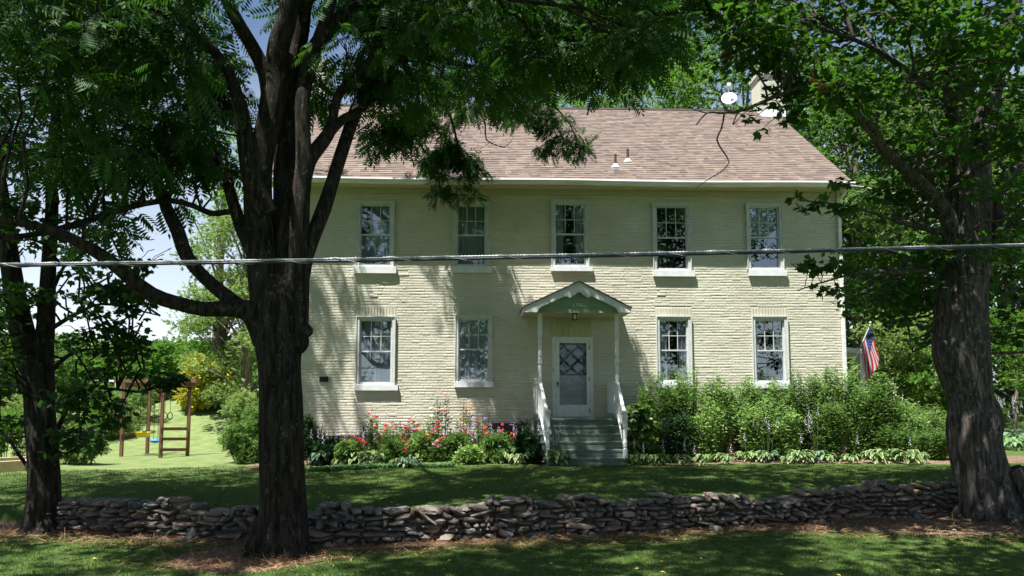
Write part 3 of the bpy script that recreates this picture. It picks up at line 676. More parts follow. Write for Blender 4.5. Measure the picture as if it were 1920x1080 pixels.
# flag
q = at(1631, 607, 23.0); b = at(1611, 667, 23.0)
fl = thing('flag', 'red, white and blue striped flag hanging limp from an angled pole by the side porch', 'flag', b)
g = MB(); d = Vector((q.x, 22.95, q.z))-b; g.tube([b-d*.25+Vector((-.05, .1, 0)), b+d], .014, 8); g.lathe((b+d), [(.012, -.01), (.035, .02), (.035, .045), (.01, .075)], 10); g.build('pole', m_flash, fl)
m_fr, m_fw, m_fb = M('flag_red', (.40, .015, .03), (.3, .012, .025), 9, .8), M('flag_white', (.42, .41, .40), (.34, .34, .34), 9, .8), M('flag_blue', (.025, .03, .16), (.02, .02, .12), 9, .8)
# the cloth: hoist along the pole, stripes hang down in folds
g = MB(); nu, nv = 39, 30; Vt = []
for i in range(nu):
    u = i/(nu-1)
    for j in range(nv):
        v = j/(nv-1)                                        # away from the pole = down
        base = b+d*(.98-.80*u)
        drop = v*1.15; fold = .05*math.sin(u*9+v*1.5)*min(1, v*3)
        x = base.x+ (v*.22*(1-u*.6))+.03*math.sin(v*6+u*8)*v - .0; y = base.y+fold-.06*v; z = base.z-drop*(.82+.18*u)
        Vt.append((x, y, z))
F = [(i*nv+j, i*nv+j+1, (i+1)*nv+j+1, (i+1)*nv+j) for i in range(nu-1) for j in range(nv-1)]
V = np.array(Vt); FA = np.array(F); 
ii = np.array([i for i in range(nu-1) for j in range(nv-1)]); jj = np.array([j for i in range(nu-1) for j in range(nv-1)])
stripe = (ii*13//(nu-1)) % 2; canton = (ii < 7*(nu-1)/13) & (jj < nv*.42)
mi = np.where(canton, 2, stripe)
for m_ in range(3): g.add(V, FA[mi == m_], m=m_)
V2 = V
for a in range(5):
    for c in range(5):
        i = int((a+.5)*7*(nu-1)/13/5); j = int((c+.5)*nv*.42/5); P = V[i*nv+j]+np.array((0, -.006, 0)); s = .016
        st_ = [(P[0]+s*(1 if k % 2 == 0 else .4)*math.sin(k*math.pi/5), P[1], P[2]+s*(1 if k % 2 == 0 else .4)*math.cos(k*math.pi/5)) for k in range(10)]
        g.add([tuple(P)]+st_, [(0, k+1, (k+1) % 10+1) for k in range(10)], m=1)
g.build('flag_cloth', [m_fr, m_fw, m_fb], fl, smooth=True)
# satellite dish on the ridge
q = at(1368, 187, YR-.3); bq = Vector((q.x+.15, YR-.12, ZR))
sd = thing('satellite_dish', 'white satellite dish on a short mast at the roof ridge', 'satellite dish', bq)
g = MB(); nrm = Vector((-.25, -.8, .5)).normalized(); Mx = Matrix.Translation(Vector((q.x, YR-.25, q.z+.02))) @ nrm.to_track_quat('Z', 'Y').to_matrix().to_4x4(); V = []; n = 20
for k, (r_, z) in enumerate(((0.001, 0), (.09, .006), (.18, .024), (.22, .045), (.25, .06), (.25, .068), (.22, .055), (.001, .012))):
    for a in range(n): V.append(tuple(Mx @ Vector((r_*math.cos(a*2*math.pi/n), r_*1.12*math.sin(a*2*math.pi/n), z))))
g.add(V, [(i*n+j, i*n+(j+1) % n, (i+1)*n+(j+1) % n, (i+1)*n+j) for i in range(7) for j in range(n)]); g.build('dish', m_sill, sd, smooth=True)
g = MB(); tip = Mx @ Vector((0, .25, .42)); g.tube([Mx @ Vector((0, .26, .06)), tip], .014, 6); g.build('arm', m_trim, sd); g = MB(); g.tube([bq, Vector((bq.x-.03, bq.y, bq.z+.2)), Mx @ Vector((0, 0, -.01))], .022, 8); g.build('mast', m_trim, sd)
g = MB(); g.box(tuple(tip-Vector((.05, .05, .05))), tuple(tip+Vector((.05, .05, .05)))); g.build('receiver', m_flash, sd)
# ------------------------------------------------------------------ dry stone wall
ICO = None
def ico():
    global ICO
    if ICO is None:
        import bmesh
        b = bmesh.new(); bmesh.ops.create_icosphere(b, subdivisions=2, radius=1); b.verts.ensure_lookup_table()
        ICO = (np.array([v.co[:] for v in b.verts]), np.array([[v.index for v in f.verts] for f in b.faces])); b.free()
    return ICO
def stone(g, c, l, d, h, rot=0, tilt=0, pw=3.2, r=None):
    V, F = ico(); V = V.copy(); k = (np.abs(V)**pw).sum(1)**(1/pw); V /= k[:, None]      # towards a box
    w = rng.normal(size=(3, 3)); ph = rng.random(3)*6
    V += .13*np.sin(V @ w*1.6+ph)
    V[:, 2] = V[:, 2]*(1+.25*rng.uniform(-1, 1)*V[:, 0])
    for _ in range(7):                                       # broken facets
        nrm = rng.normal(size=3); nrm /= np.linalg.norm(nrm); t = V @ nrm; V -= np.outer(np.maximum(t-rng.uniform(.62, .95), 0)*.97, nrm)
    V *= np.array([l/2, d/2, h/2])
    ct, st = math.cos(tilt), math.sin(tilt); V = V @ np.array([[ct, 0, -st], [0, 1, 0], [st, 0, ct]]).T
    cr_, sr = math.cos(rot), math.sin(rot); V = V @ np.array([[cr_, -sr, 0], [sr, cr_, 0], [0, 0, 1]]).T
    g.add(V+np.array(c), F, rng.random()**1.5 if r is None else r)
def wall_seg(xa, xb, name, label):
    g = MB(); x = xa
    prof = lambda x: .555+.04*math.sin(x*.8+1)+.04*math.sin(x*2.3)+.04*math.sin(x*5.1)
    zb = lambda x: float(ground(x, wall_y(x)-.35))-.06
    xs = np.arange(xa, xb+.3, .3)
    for a, b in zip(xs[:-1], xs[1:]):                        # earth and rubble core
        ya, yb = wall_y(a), wall_y(b); g.add([(x_, y_+o, z_) for x_, y_ in ((a, ya), (b, yb)) for o, z_ in ((-.10, zb(x_)), (-.07, zb(x_)+prof(x_)-.1), (.22, zb(x_)+prof(x_)-.1), (.22, zb(x_)))], [(0,1,5,4), (1,2,6,5), (2,3,7,6)], .1)
    z = 0; row = 0
    while z < .68:
        h = random.choice((.035, .05, .065, .085, .12))*random.uniform(.85, 1.15); x = xa-random.random()*.2
        while x < xb:
            l = random.choice((.08, .12, .18, .25, .32, .45))*random.uniform(.8, 1.2)
            if h > .09: l *= random.uniform(.5, .9)
            xm = x+l/2; H = prof(xm)
            if z+h*.5 < H:
                hh = h*random.uniform(.85, 1.2)
                if random.random() < .05: hh *= 1.6; l *= .8
                top = z+h > H-.06
                sl_ = (wall_y(xm+.2)-wall_y(xm-.2))/.4
                stone(g, (xm, wall_y(xm)-.13+z*.10+random.uniform(-.035, .035), zb(xm)+z+h/2+random.uniform(-.015, .015)), l*1.04, random.uniform(.24, .42), hh*.98, math.atan(sl_)+random.uniform(-.12, .12), random.gauss(0, .1)+(random.random() < .1)*random.uniform(-.8, .8), random.uniform(2.4, 4.5))
                if top: stone(g, (xm+random.uniform(-.1, .1), wall_y(xm)+.14, zb(xm)+min(z+h, H)-.03+random.uniform(-.02, .015)), l*1.1, .34, min(hh, .07), math.atan(sl_)+random.uniform(-.2, .2), random.uniform(-.1, .1))
            x += l*.97
        z += h*.93; row += 1
    for k in range(int((xb-xa)*1.2)):                        # fallen ones at the foot
        x = random.uniform(xa, xb); s = random.uniform(.06, .16); stone(g, (x, wall_y(x)-.32-random.random()*.18, zb(x)+.05+s*.15), s*1.6, s*1.2, s, random.random()*3, random.uniform(-.3, .3))
    o = g.build(name, m_stone, loc=((xa+xb)/2, float(wall_y((xa+xb)/2)), 0)); o['label'] = label; o['category'] = 'stone wall'; return o
xt1, xt2, xt3 = at(82, 980, 13.0).x, at(530, 1000, 11.3).x, at(1858, 960, 13.0).x
w = wall_seg(xt1+.25, xt3-.1, 'stone_wall', 'long low dry stone wall of rough grey fieldstone along the front lawn'); 
w2 = wall_seg(xt3+.55, 14.5, 'stone_wall', 'short end of low dry stone wall to the right of the big leaning trunk')
q = at(368, 1004, 12.0); g = MB(); stone(g, (q.x, 11.85, gz(q.x, 11.85)+.09), .22, .2, .25, .3, .2, 2.1, .0)
o = g.build('boulder', m_stone, loc=(q.x, 11.85, gz(q.x, 11.85)), smooth=True); o['label'] = 'rounded grey boulder lying in front of the stone wall'; o['category'] = 'boulder'

# ------------------------------------------------------------------ leaf templates: (verts, faces)
def frond(pairs=7, length=.40, ll=.105, lw=.032):
    V = []; F = []
    def sag(x): return -.28*(x/length)**2*length*.6
    items = []
    for i in range(pairs):
        x = length*(.16+.80*i/pairs); k = .75+.5*math.sin(math.pi*(i+1)/(pairs+1))
        for s in (-1, 1): items.append((x, s, ll*k))
    items.append((length*.97, 0, ll*.8))
    for x, s, l in items:
        a = math.radians(62) if s else 0
        dx, dy = math.cos(a)*l, s*math.sin(a)*l; px, py = -dy/l*lw/2, dx/l*lw/2
        z0 = sag(x); b = len(V)
        V += [(x, 0, z0), (x+dx*.4+px, dy*.4+py, z0-.012*l/ll-.004), (x+dx, dy, z0-.062*l/ll), (x+dx*.4-px, dy*.4-py, z0-.018*l/ll-.004)]
        F.append((b, b+1, b+2, b+3))
    b = len(V); V += [(0, .003, 0), (0, -.003, 0), (length*.5, -.002, sag(length*.5)), (length*.5, .002, sag(length*.5))]; F.append((b, b+1, b+2, b+3))
    b = len(V); V += [(length*.5, .002, sag(length*.5)), (length*.5, -.002, sag(length*.5)), (length, -.001, sag(length)), (length, .001, sag(length))]; F.append((b, b+1, b+2, b+3))
    return np.array(V, float), np.array(F)
def maple(sz=.13):
    A = [(0, 0), (.10, .22), (-.02, .42), (.20, .36), (.34, .52), (.46, .44), (.60, .50), (.60, .20), (1.0, 0)]
    P = A+[(x, -y) for x, y in A[-2:0:-1]]; n = len(P)
    V = [(.30, 0, .03)]+[(x, y, -.22*(x-.3)**2-.35*y*y) for x, y in P]
    F = [(0, i+1, (i+1) % n+1) for i in range(n)]
    return np.array(V)*sz, np.array(F)
def leaf(l=.08, w=.035, fold=.25):
    V = [(0, 0, 0), (l*.45, w/2, fold*w/2), (l, 0, -.12*l), (l*.45, -w/2, fold*w/2)]
    return np.array(V), np.array([(0, 1, 2), (0, 2, 3)])
def spray(n=7, r=.16, l=.09, w=.05, seed=1):
    """a leafy twig end: several leaves"""
    R = np.random.default_rng(seed); V = []; F = []
    for i in range(n):
        a = R.uniform(-1.4, 1.4) if i else 0; x0 = r*(i/n)*.9; y0 = 0; z = R.uniform(-.02, .02); tl = R.uniform(-.5, .1)
        c, s = math.cos(a), math.sin(a); b = len(V); ll = l*R.uniform(.7, 1.2)
        for (u, v) in ((0, 0), (.45, .5), (1, 0), (.45, -.5)):
            X_ = u*ll; Y_ = v*w; V.append((x0+X_*c-Y_*s, y0+X_*s+Y_*c, z+X_*tl+(abs(v)*.3*w)))
        F.append((b, b+1, b+2, b+3))
    return np.array(V), np.array(F)
def place(g, tpl, P, D, U, S_, r, q=None, m=0):
    V, F = tpl; n = len(P)
    D = D/(np.linalg.norm(D, axis=1)[:, None]+1e-9); Zz = U-D*(U*D).sum(1)[:, None]; Zz /= np.linalg.norm(Zz, axis=1)[:, None]+1e-9; Yy = np.cross(Zz, D)
    S_ = np.broadcast_to(S_, (n,))
    out = P[:, None, :]+S_[:, None, None]*(V[None, :, 0, None]*D[:, None, :]+V[None, :, 1, None]*Yy[:, None, :]+V[None, :, 2, None]*Zz[:, None, :])
    Fa = (F[None]+(np.arange(n)*len(V))[:, None, None]).reshape(-1, F.shape[1])
    qq = None if q is None else np.tile(q, n)
    g.add(out.reshape(-1, 3), Fa, np.repeat(r, len(V)), qq, m=m)
def leaves(g, tpls, clumps, droop=-.35, jit=.5, size=1.0, gate=0.0, gs=1.2, up=1.0, tone=.0, rg=None):
    """clumps: (x, y, z, rx, ry, rz, n)"""
    rg = rg or rng; C = np.array([c[:6] for c in clumps], float); n = np.array([int(c[6]) for c in clumps])
    idx = np.repeat(np.arange(len(C)), n); T = len(idx)
    d = rg.normal(size=(T, 3)); d /= np.linalg.norm(d, axis=1)[:, None]; rad = rg.random(T)**.45
    P = C[idx, :3]+d*rad[:, None]*C[idx, 3:6]
    if gate > 0:
        x, y, z = P.T*gs; f = np.sin(x*1.9+np.sin(z*1.3)*1.4)*np.cos(y*1.7+z*.9)+.6*np.sin(x*4.1+y*3.3+1)*np.sin(z*4.7+2)+.3*np.sin(x*9+y*7)*np.cos(z*8)
        keep = f > (gate-1)*1.0; P, d, idx = P[keep], d[keep], idx[keep]; T = len(P)
    D = d*np.array([1, 1, .35])+rg.normal(size=(T, 3))*jit+np.array([0, 0, droop])
    U = np.array([0, 0, up])+rg.normal(size=(T, 3))*.45
    r = np.clip(rg.random(T)*.8+.2*(rad[:T] if gate == 0 else .5)+tone, 0, 1)
    k = rg.integers(0, len(tpls), T)
    for i, tp_ in enumerate(tpls):
        s = k == i
        if s.any(): place(g, tp_, P[s], D[s], U[s], size*rg.uniform(.7, 1.2, s.sum()), r[s])
    return P
def twigs(g, tips, roots, r0=.02, r1=.005, n=4, wig=.12):
    for t_, s_ in zip(tips, roots):
        t_, s_ = np.array(t_, float), np.array(s_, float); k = 5; P = np.linspace(s_, t_, k); L_ = np.linalg.norm(t_-s_)
        P[1:-1] += rng.normal(size=(k-2, 3))*wig*L_*.5; P[1:-1, 2] += .06*L_
        g.tube(P, np.linspace(r0, r1, k), n, cap=False)
FR = [frond(6, .40, .12, .042), frond(7, .44, .125, .044), frond(5, .32, .11, .04)]
MAP = [maple(.13), maple(.115)]
def nearest(pts, q):
    d = np.linalg.norm(pts-np.array(q), axis=1); return pts[d.argmin()]

def limb(g, pts, seg=.14, n=14, rough=.0, lobes=5):
    """pts: (px, py, D, width in photo pixels)"""
    Q = []
    for px, py, D, w in pts:
        v = at(px, py, D); Q.append((v.x, v.y, v.z, w/2*D/FPX*1.02))
    P = spline(Q, seg); g.tube(P[:, :3], np.maximum(P[:, 3], .004), n, rough=rough, lobes=lobes, seed=pts[0][0]); return P[:, :3]
def branch_fill(g, clumps, nodes, per=4, r0=.025, r1=.005):
    for c in clumps:
        c3 = np.array(c[:3]); s = nearest(nodes, c3-np.array([0, 0, .5])); L_ = np.linalg.norm(c3-s)
        if c[6] < 16 and L_ > .6: s = c3+np.array([.32, .05, .26]); L_ = .4
        twigs(g, [c3], [s], min(.05, .012+.008*L_) if c[6] > 15 else .007, .012 if c[6] > 15 else .004, 5, .12 if c[6] > 15 else .04)
        tips = [c3+rng.normal(size=3)*np.array(c[3:6])*.6 for _ in range(per)]; twigs(g, tips, [c3]*per, .010, .003, 3)
SPOTS = [(at(px, py, y), r_) for px, py, y, r_ in ((1290, 940, 12.8, .95), (1400, 930, 12.9, .7), (880, 960, 12.0, .55), (1490, 960, 12.7, .85), (1560, 1000, 12.0, .6), (560, 1040, 10.6, .55), (310, 960, 12.6, .4), (1150, 1030, 10.6, .7), (150, 1020, 11.2, .9), (1600, 905, 14.2, .6), (1250, 900, 15, .7), (700, 925, 15, .8), (1750, 1060, 10, .7), (30, 1060, 10, .7))]  # ground points where sun patches should land through cut crown gaps
def sunlit(c):
    """clumps that would shade a chosen sun patch; leaving them out cuts gaps for light"""
    for p, r_ in SPOTS:
        t = c[2]-p.z; k = -1/SUN_DIR.z
        if math.hypot(c[0]+SUN_DIR.x*k*t-p.x, c[1]+SUN_DIR.y*k*t-p.y) < r_+.35: return True
    return False
def pix_clumps(regs):
    """regs: (px0, px1, py0, py1, D0, D1, radius m, how many clumps, leaves per clump)"""
    out = []
    for a, b, c, d, D0, D1, R, k, n in regs:
        for _ in range(k):
            D = rng.uniform(D0, D1); v = at(rng.uniform(a, b), rng.uniform(c, d), D); s = R*rng.uniform(.7, 1.2)
            out.append((v.x, v.y, v.z, s*1.25, s*1.1, s*.55, n))
    return out

# ------------------------------------------------------------------ the walnut in the middle left
wal = thing('walnut_tree', 'big dark multi-stemmed walnut tree in front of the left end of the house', 'tree', (at(530, 1030, 11).x, 11, .0))
g = MB(); D = 11.0; nodes = []
def LM(*p, **k):
    P = limb(g, p, **k); nodes.append(P); return P
LM((530, 1055, D, 130), (530, 1022, D, 100), (531, 985, D, 87), (530, 900, D, 80), (528, 800, D, 77), (525, 700, D, 75), (524, 650, D, 84), (526, 600, D, 90), (527, 560, D, 84), (528, 515, D, 44), n=40, rough=.045, lobes=7, seg=.06)
LM((508, 650, D, 56), (502, 590, D, 56), (494, 520, D, 56), (488, 450, D, 52), (484, 390, D, 52), (484, 330, D-.1, 50), (492, 280, D-.1, 46), (504, 230, D-.1, 46), (512, 180, D-.1, 46), (517, 130, D-.1, 42), (524, 80, D-.2, 40), (541, 20, D-.3, 36), (546, -60, D-.3, 30), (540, -260, D-.6, 18), n=24, rough=.04, seg=.09)
LM((532, 650, D, 56), (536, 590, D+.05, 52), (537, 520, D+.1, 50), (537, 420, D+.2, 46), (536, 330, D+.3, 45), (537, 250, D+.3, 42), (541, 180, D+.3, 38), (552, 120, D+.25, 34), (564, 60, D+.3, 31), (572, 0, D+.4, 28), (590, -100, D+.6, 22), (600, -220, D+1, 14), n=22, rough=.04, seg=.09)
LM((552, 650, D-.05, 46), (558, 590, D-.05, 40), (560, 520, D-.05, 38), (561, 440, D-.05, 36), (564, 370, D-.1, 34), (570, 310, D-.1, 32), (568, 250, D-.1, 28), (567, 190, D-.1, 28), (574, 140, D, 30), (588, 95, D, 30), (617, 55, D+.1, 28), (664, 8, D+.2, 24), (720, -60, D+.4, 18), (780, -200, D+.8, 12), n=18, rough=.04, seg=.09)
LM((580, 120, D, 22), (598, 70, D, 22), (612, 30, D, 20), (628, -20, D, 18), (640, -120, D-.2, 12), n=12, rough=.03)
LM((514, 180, D-.1, 30), (536, 140, D, 30), (552, 90, D+.1, 28), (563, 40, D+.1, 26), (576, -30, D+.1, 20), n=14, rough=.03)
LM((506, 200, D-.1, 28), (497, 140, D-.15, 27), (480, 100, D-.2, 26), (458, 62, D-.4, 25), (430, 11, D-.6, 23), (400, -60, D-1, 20), (340, -200, D-1.4, 12))
LM((500, 400, D-.1, 44), (478, 350, D-.2, 42), (462, 270, D-.2, 34), (450, 200, D-.3, 26), (420, 120, D-.6, 20), (360, 60, D-1, 15), (280, 10, D-1.4, 10))
LM((500, 640, D, 50), (476, 590, D-.1, 44), (440, 578, D-.2, 32), (385, 580, D-.4, 27), (330, 568, D-.6, 26), (285, 552, D-.8, 27), (245, 522, D-1.0, 26), (200, 485, D-1.2, 24), (130, 445, D-1.3, 20), (60, 422, D-1.5, 16), (-20, 408, D-1.7, 12))
LM((470, 590, D-.1, 30), (430, 560, D, 27), (385, 522, D, 24), (350, 480, D, 25), (332, 430, D+.1, 25), (312, 390, D+.1, 22), (300, 350, D+.1, 18), (280, 320, D, 15), (240, 300, D-.2, 11), (180, 285, D-.5, 8))
LM((300, 360, D+.1, 16), (285, 320, D+.3, 17), (275, 270, D+.3, 14), (255, 200, D+.4, 10), (220, 120, D+.5, 7))
LM((480, 470, D, 40), (455, 430, D+.1, 26), (440, 390, D+.1, 22), (425, 340, D+.2, 20), (405, 300, D+.3, 16), (385, 230, D+.4, 12), (350, 160, D+.5, 8))
LM((448, 395, D+.1, 12), (420, 398, D+.1, 11), (395, 400, D, 11), (360, 385, D, 10), (320, 376, D-.1, 11), (270, 382, D-.2, 11), (220, 395, D-.4, 12), (170, 412, D-.7, 13), (100, 432, D-1, 12), (20, 445, D-1.3, 10), (-60, 440, D-1.5, 8))
LM((566, 520, D, 30), (576, 476, D, 27), (592, 430, D+.1, 28), (608, 389, D+.2, 28), (622, 345, D+.3, 25), (636, 300, D+.4, 25), (652, 252, D+.6, 24), (669, 205, D+.9, 26), (703, 152, D+1.3, 28), (745, 100, D+1.7, 26), (800, 40, D+2.2, 20), (900, -20, D+3, 14))
LM((568, 330, D, 36), (580, 300, D, 28), (597, 276, D+.1, 27), (616, 250, D+.2, 24), (624, 222, D+.3, 18), (629, 195, D+.3, 18), (640, 170, D+.3, 18), (675, 135, D+.5, 17), (705, 100, D+.6, 14), (740, 40, D+1, 10))
LM((612, 258, D+.1, 18), (640, 226, D+.3, 17), (672, 208, D+.8, 16), (710, 170, D+1.6, 12))
LM((745, 100, D+1.7, 16), (820, 110, D+2.8, 12), (900, 130, D+4, 9), (960, 150, D+5.5, 6), (1030, 190, D+7.2, 4), (1070, 235, D+7.8, 2.5))
LM((745, 110, D+1.7, 12), (780, 150, D+3.2, 9), (820, 180, D+5, 7), (845, 220, D+7, 5), (860, 280, D+8.2, 3.5), (870, 330, D+8.5, 2.5))
LM((700, 160, D+1.2, 12), (740, 190, D+2.4, 8), (760, 230, D+3.4, 5), (700, 260, D+3.6, 3))
for a, b in (((760, 80, D+2, 12), (1000, 20, D+2.2, 7)), ((760, 60, D+2, 12), (1180, -20, D+1, 7)), ((560, 20, D, 14), (760, -80, D-2, 8))):
    LM(a, ((a[0]+b[0])/2, (a[1]+b[1])/2-30, (a[2]+b[2])/2, 9), b, (b[0]+120, b[1]+30, b[2], 4))
c0 = at(530, 620, D)
stone(g, (c0.x+.31, D-.12, c0.z-.02), .24, .2, .26, 0, .2, 2.1); stone(g, (c0.x+.30, D-.1, c0.z-.16), .2, .2, .3, 0, -.2, 2.1)
for k in range(7):                                         # root flare
    a = k*.9+.3; g.tube([(c0.x+math.cos(a)*.22, D+math.sin(a)*.22, .5), (c0.x+math.cos(a)*.33, D+math.sin(a)*.33, .12), (c0.x+math.cos(a)*.52, D+math.sin(a)*.52, -.06)], [.10, .09, .04], 10)
# unseen upper framework carrying the crown above the picture
for dx, dy, dz in ((-3, -1.5, 5), (-5, 1, 3.5), (3.5, -1, 5), (5, 2, 4.5), (0, 2.5, 5.5), (-2, 4, 3.5), (1, -3, 4)):
    s = at(550, -40, D); Q = spline([(s.x, s.y, s.z, .12), (s.x+dx*.5, s.y+dy*.5, s.z+dz*.55, .09), (s.x+dx, s.y+dy, s.z+dz, .03)], .3); g.tube(Q[:, :3], Q[:, 3], 8); nodes.append(Q[:, :3])
for e_ in ((-2.2, 17.6, 11.8), (.6, 17.2, 11.6), (-6.9, 18.2, 11.6)):  # limbs out to the unseen clumps added for wall shade
    s = at(620, -120, D); Q = spline([(s.x, s.y, s.z, .07), ((s.x+e_[0])/2, (s.y+e_[1])/2, (s.z+e_[2])/2+.6, .05), (*e_, .02)], .4); g.tube(Q[:, :3], Q[:, 3], 6)
NW = np.concatenate(nodes)
cl = pix_clumps([(-60, 250, -60, 190, 8.6, 13, .62, 30, 46), (240, 370, -60, 240, 8.8, 12.5, .45, 18, 40), (500, 560, -60, 30, 12.3, 14, .3, 4, 22), (400, 470, 110, 200, 11.8, 13, .3, 5, 22), (300, 410, 190, 330, 10.2, 12, .36, 9, 32), (380, 440, 100, 300, 11.8, 12.8, .3, 6, 22), (-60, 230, 180, 330, 9.5, 13, .5, 16, 34),
    (100, 300, 260, 350, 10, 12.5, .4, 9, 26), (250, 330, 300, 380, 10.5, 12, .3, 4, 16), (150, 320, 390, 460, 9.5, 11, .2, 4, 10), (640, 800, -60, 110, 10.5, 14, .55, 20, 42), (690, 800, 100, 190, 12, 15, .42, 10, 34),
    (800, 1100, -80, 130, 10, 16, .62, 46, 48), (1100, 1330, -80, 110, 9.5, 13.5, .58, 28, 44), (790, 1010, 120, 205, 13, 18, .5, 17, 42), (1010, 1200, 60, 165, 12, 16, .5, 11, 40),
    (700, 780, 190, 268, 14, 15.2, .28, 6, 20), (790, 900, 190, 310, 19.0, 19.6, .22, 34, 14), (800, 885, 290, 370, 19.2, 19.7, .17, 16, 11), (860, 915, 270, 330, 19.2, 19.6, .14, 8, 9), (1010, 1060, 190, 290, 18.4, 19, .18, 14, 10), (1050, 1100, 230, 290, 18.5, 19, .14, 9, 8), (935, 985, 190, 240, 17, 18.5, .3, 5, 20),
    (660, 700, 40, 190, 12, 13, .28, 5, 16), (570, 610, 130, 200, 12, 14, .2, 6, 14), (700, 760, 220, 275, 14, 15, .22, 6, 16)])
branch_fill(g, cl, NW)
for py in (0,):                                            # bare dead twigs against the roof
    LM((896, 200, 17.5, 3.5), (910, 235, 17.5, 3), (912, 262, 17.5, 2.5), (945, 276, 17.5, 1.6), (960, 262, 17.5, 1))
g.build('trunk', m_bark, wal, smooth=True)
up = []
for _ in range(200):                                       # unseen crown above the frame, spread to shade the lawn
    x = rng.uniform(-11.5, 3.5); y = rng.uniform(6.6, 14.2)+(x < -5)*rng.uniform(0, 2); z = rng.uniform(9.0, 13)
    up.append((x, y, z, .95, .9, .5, 40))
up = [c for c in up if not sunlit(c)]+[(rng.uniform(-10, 4), rng.uniform(5.6, 8.2), rng.uniform(8.8, 12), .8, .7, .45, 40) for _ in range(62)]  # second list: unseen front clumps added to shade the near lawn
g = MB(); leaves(g, FR, cl, droop=-.62, jit=.45, size=.9, gate=.62, gs=1.7)
for bx_, by_, bz_, k_ in ((-2.3, 17.7, 11.8, 15), (.6, 17.2, 11.6, 5), (-6.9, 18.2, 11.6, 10)):  # unseen clumps added overhead to shade the hanging leaves and the wall
    for _ in range(k_): leaves(g, FR, [(bx_+rng.normal()*.7, by_+rng.normal()*.35, bz_+rng.normal()*.8, .55, .5, .35, 26)], droop=-.4)
leaves(g, FR, up, droop=-.25, gate=.64, gs=.7); g.build('crown', m_walnut, wal)

# ------------------------------------------------------------------ far left tree
lt = thing('maple_tree', 'slim dark forked maple tree at the left end of the stone wall', 'tree', (at(82, 985, 13).x, 13, .1))
g = MB(); nodes = []; D = 13.0
LM((80, 1000, D, 90), (80, 970, D, 62), (82, 900, D, 52), (76, 800, D, 50), (72, 720, D, 52), (66, 670, D, 60), n=24, rough=.04, seg=.08)
LM((60, 690, D, 44), (44, 630, D, 42), (30, 560, D, 36), (18, 480, D, 32), (8, 400, D, 26), (-10, 280, D, 20), (-30, 150, D, 12), n=16, rough=.03)
LM((74, 700, D, 42), (84, 630, D, 32), (88, 560, D, 28), (92, 480, D, 24), (97, 400, D, 22), (97, 300, D, 18), (104, 200, D+.2, 13), (110, 80, D+.3, 8), n=16, rough=.03)
LM((96, 860, D, 12), (110, 800, D-.2, 9), (130, 760, D-.3, 7), (140, 735, D-.4, 6), (200, 728, D-.7, 5), (260, 735, D-.8, 4), (310, 724, D-.9, 3), (360, 728, D-.9, 2))
LM((62, 890, D, 7), (34, 850, D, 6), (10, 815, D, 5), (-20, 790, D, 4))
LM((90, 620, D, 9), (140, 590, D-.3, 7), (190, 570, D-.5, 5), (250, 580, D-.6, 4), (300, 592, D-.7, 2)); LM((90, 700, D, 9), (140, 660, D-.3, 7), (200, 655, D-.4, 4), (250, 640, D-.5, 3)); LM((40, 600, D, 8), (10, 560, D-.2, 6), (-30, 530, D-.4, 4)); LM((92, 560, D, 8), (120, 500, D-.2, 6), (150, 480, D-.3, 4))
NL = np.concatenate(nodes)
cl = pix_clumps([(150, 300, 535, 610, 11.5, 12.6, .22, 13, 26), (90, 260, 610, 680, 11.8, 12.8, .24, 12, 26), (110, 230, 690, 790, 11.8, 12.8, .24, 13, 26), (250, 350, 700, 728, 12, 12.3, .15, 8, 18), (100, 190, 800, 850, 12, 13, .22, 6, 22),
    (-40, 60, 540, 640, 11.8, 13, .34, 10, 36), (-40, 40, 640, 760, 12, 13.4, .3, 8, 26), (-40, 90, 300, 470, 12, 14, .4, 14, 34), (110, 230, 340, 560, 12, 13.4, .26, 18, 22), (-40, 60, 100, 300, 12, 14.5, .6, 12, 44), (60, 200, 200, 340, 13, 14.5, .4, 8, 30), (190, 290, 470, 560, 12, 13, .18, 7, 14), (-20, 60, 780, 800, 12.8, 13.2, .14, 3, 12)])
branch_fill(g, cl, NL, 3); g.build('trunk', m_bark, lt, smooth=True)
g = MB(); leaves(g, MAP, cl, droop=-.15, jit=.5)
up = [(at(60, 0, 13).x+rng.uniform(-4.5, 2.5), rng.uniform(8, 17), rng.uniform(7.5, 11.5), .8, .8, .45, 60) for _ in range(80)]  # upper crown out of view, spread to shade the left lawn
leaves(g, MAP, up, gate=.5, size=1.15); g.build('crown', m_maple2, lt)

# ------------------------------------------------------------------ right maple
rt = thing('maple_tree', 'large leaning maple tree with a swollen knotty trunk at the right of the lawn', 'tree', (at(1860, 985, 12.7).x, 12.7, .15))
g = MB(); nodes = []; D = 12.7
LM((1885, 1030, D, 190), (1872, 990, D, 132), (1858, 935, D, 104), (1839, 880, D, 92), (1828, 822, D, 90), (1828, 785, D, 94), (1819, 745, D, 78), (1811, 710, D, 88), (1804, 665, D, 98), (1803, 620, D, 92), (1803, 555, D, 84), (1808, 500, D, 86), n=44, rough=.075, lobes=5, seg=.07)
LM((1808, 520, D, 90), (1812, 440, D, 82), (1816, 370, D, 80), (1822, 310, D, 66), n=28, rough=.04)
LM((1815, 360, D, 50), (1800, 310, D, 42), (1795, 250, D, 38), (1788, 180, D, 38), (1780, 110, D, 36), (1765, 50, D-.1, 26), (1745, -20, D-.2, 20), (1730, -150, D-.3, 12), n=18, rough=.03)
LM((1820, 340, D, 52), (1838, 270, D, 44), (1852, 200, D, 42), (1868, 130, D+.1, 38), (1890, 50, D+.2, 32), (1910, -40, D+.2, 26), (1940, -180, D+.4, 16), n=18, rough=.03)
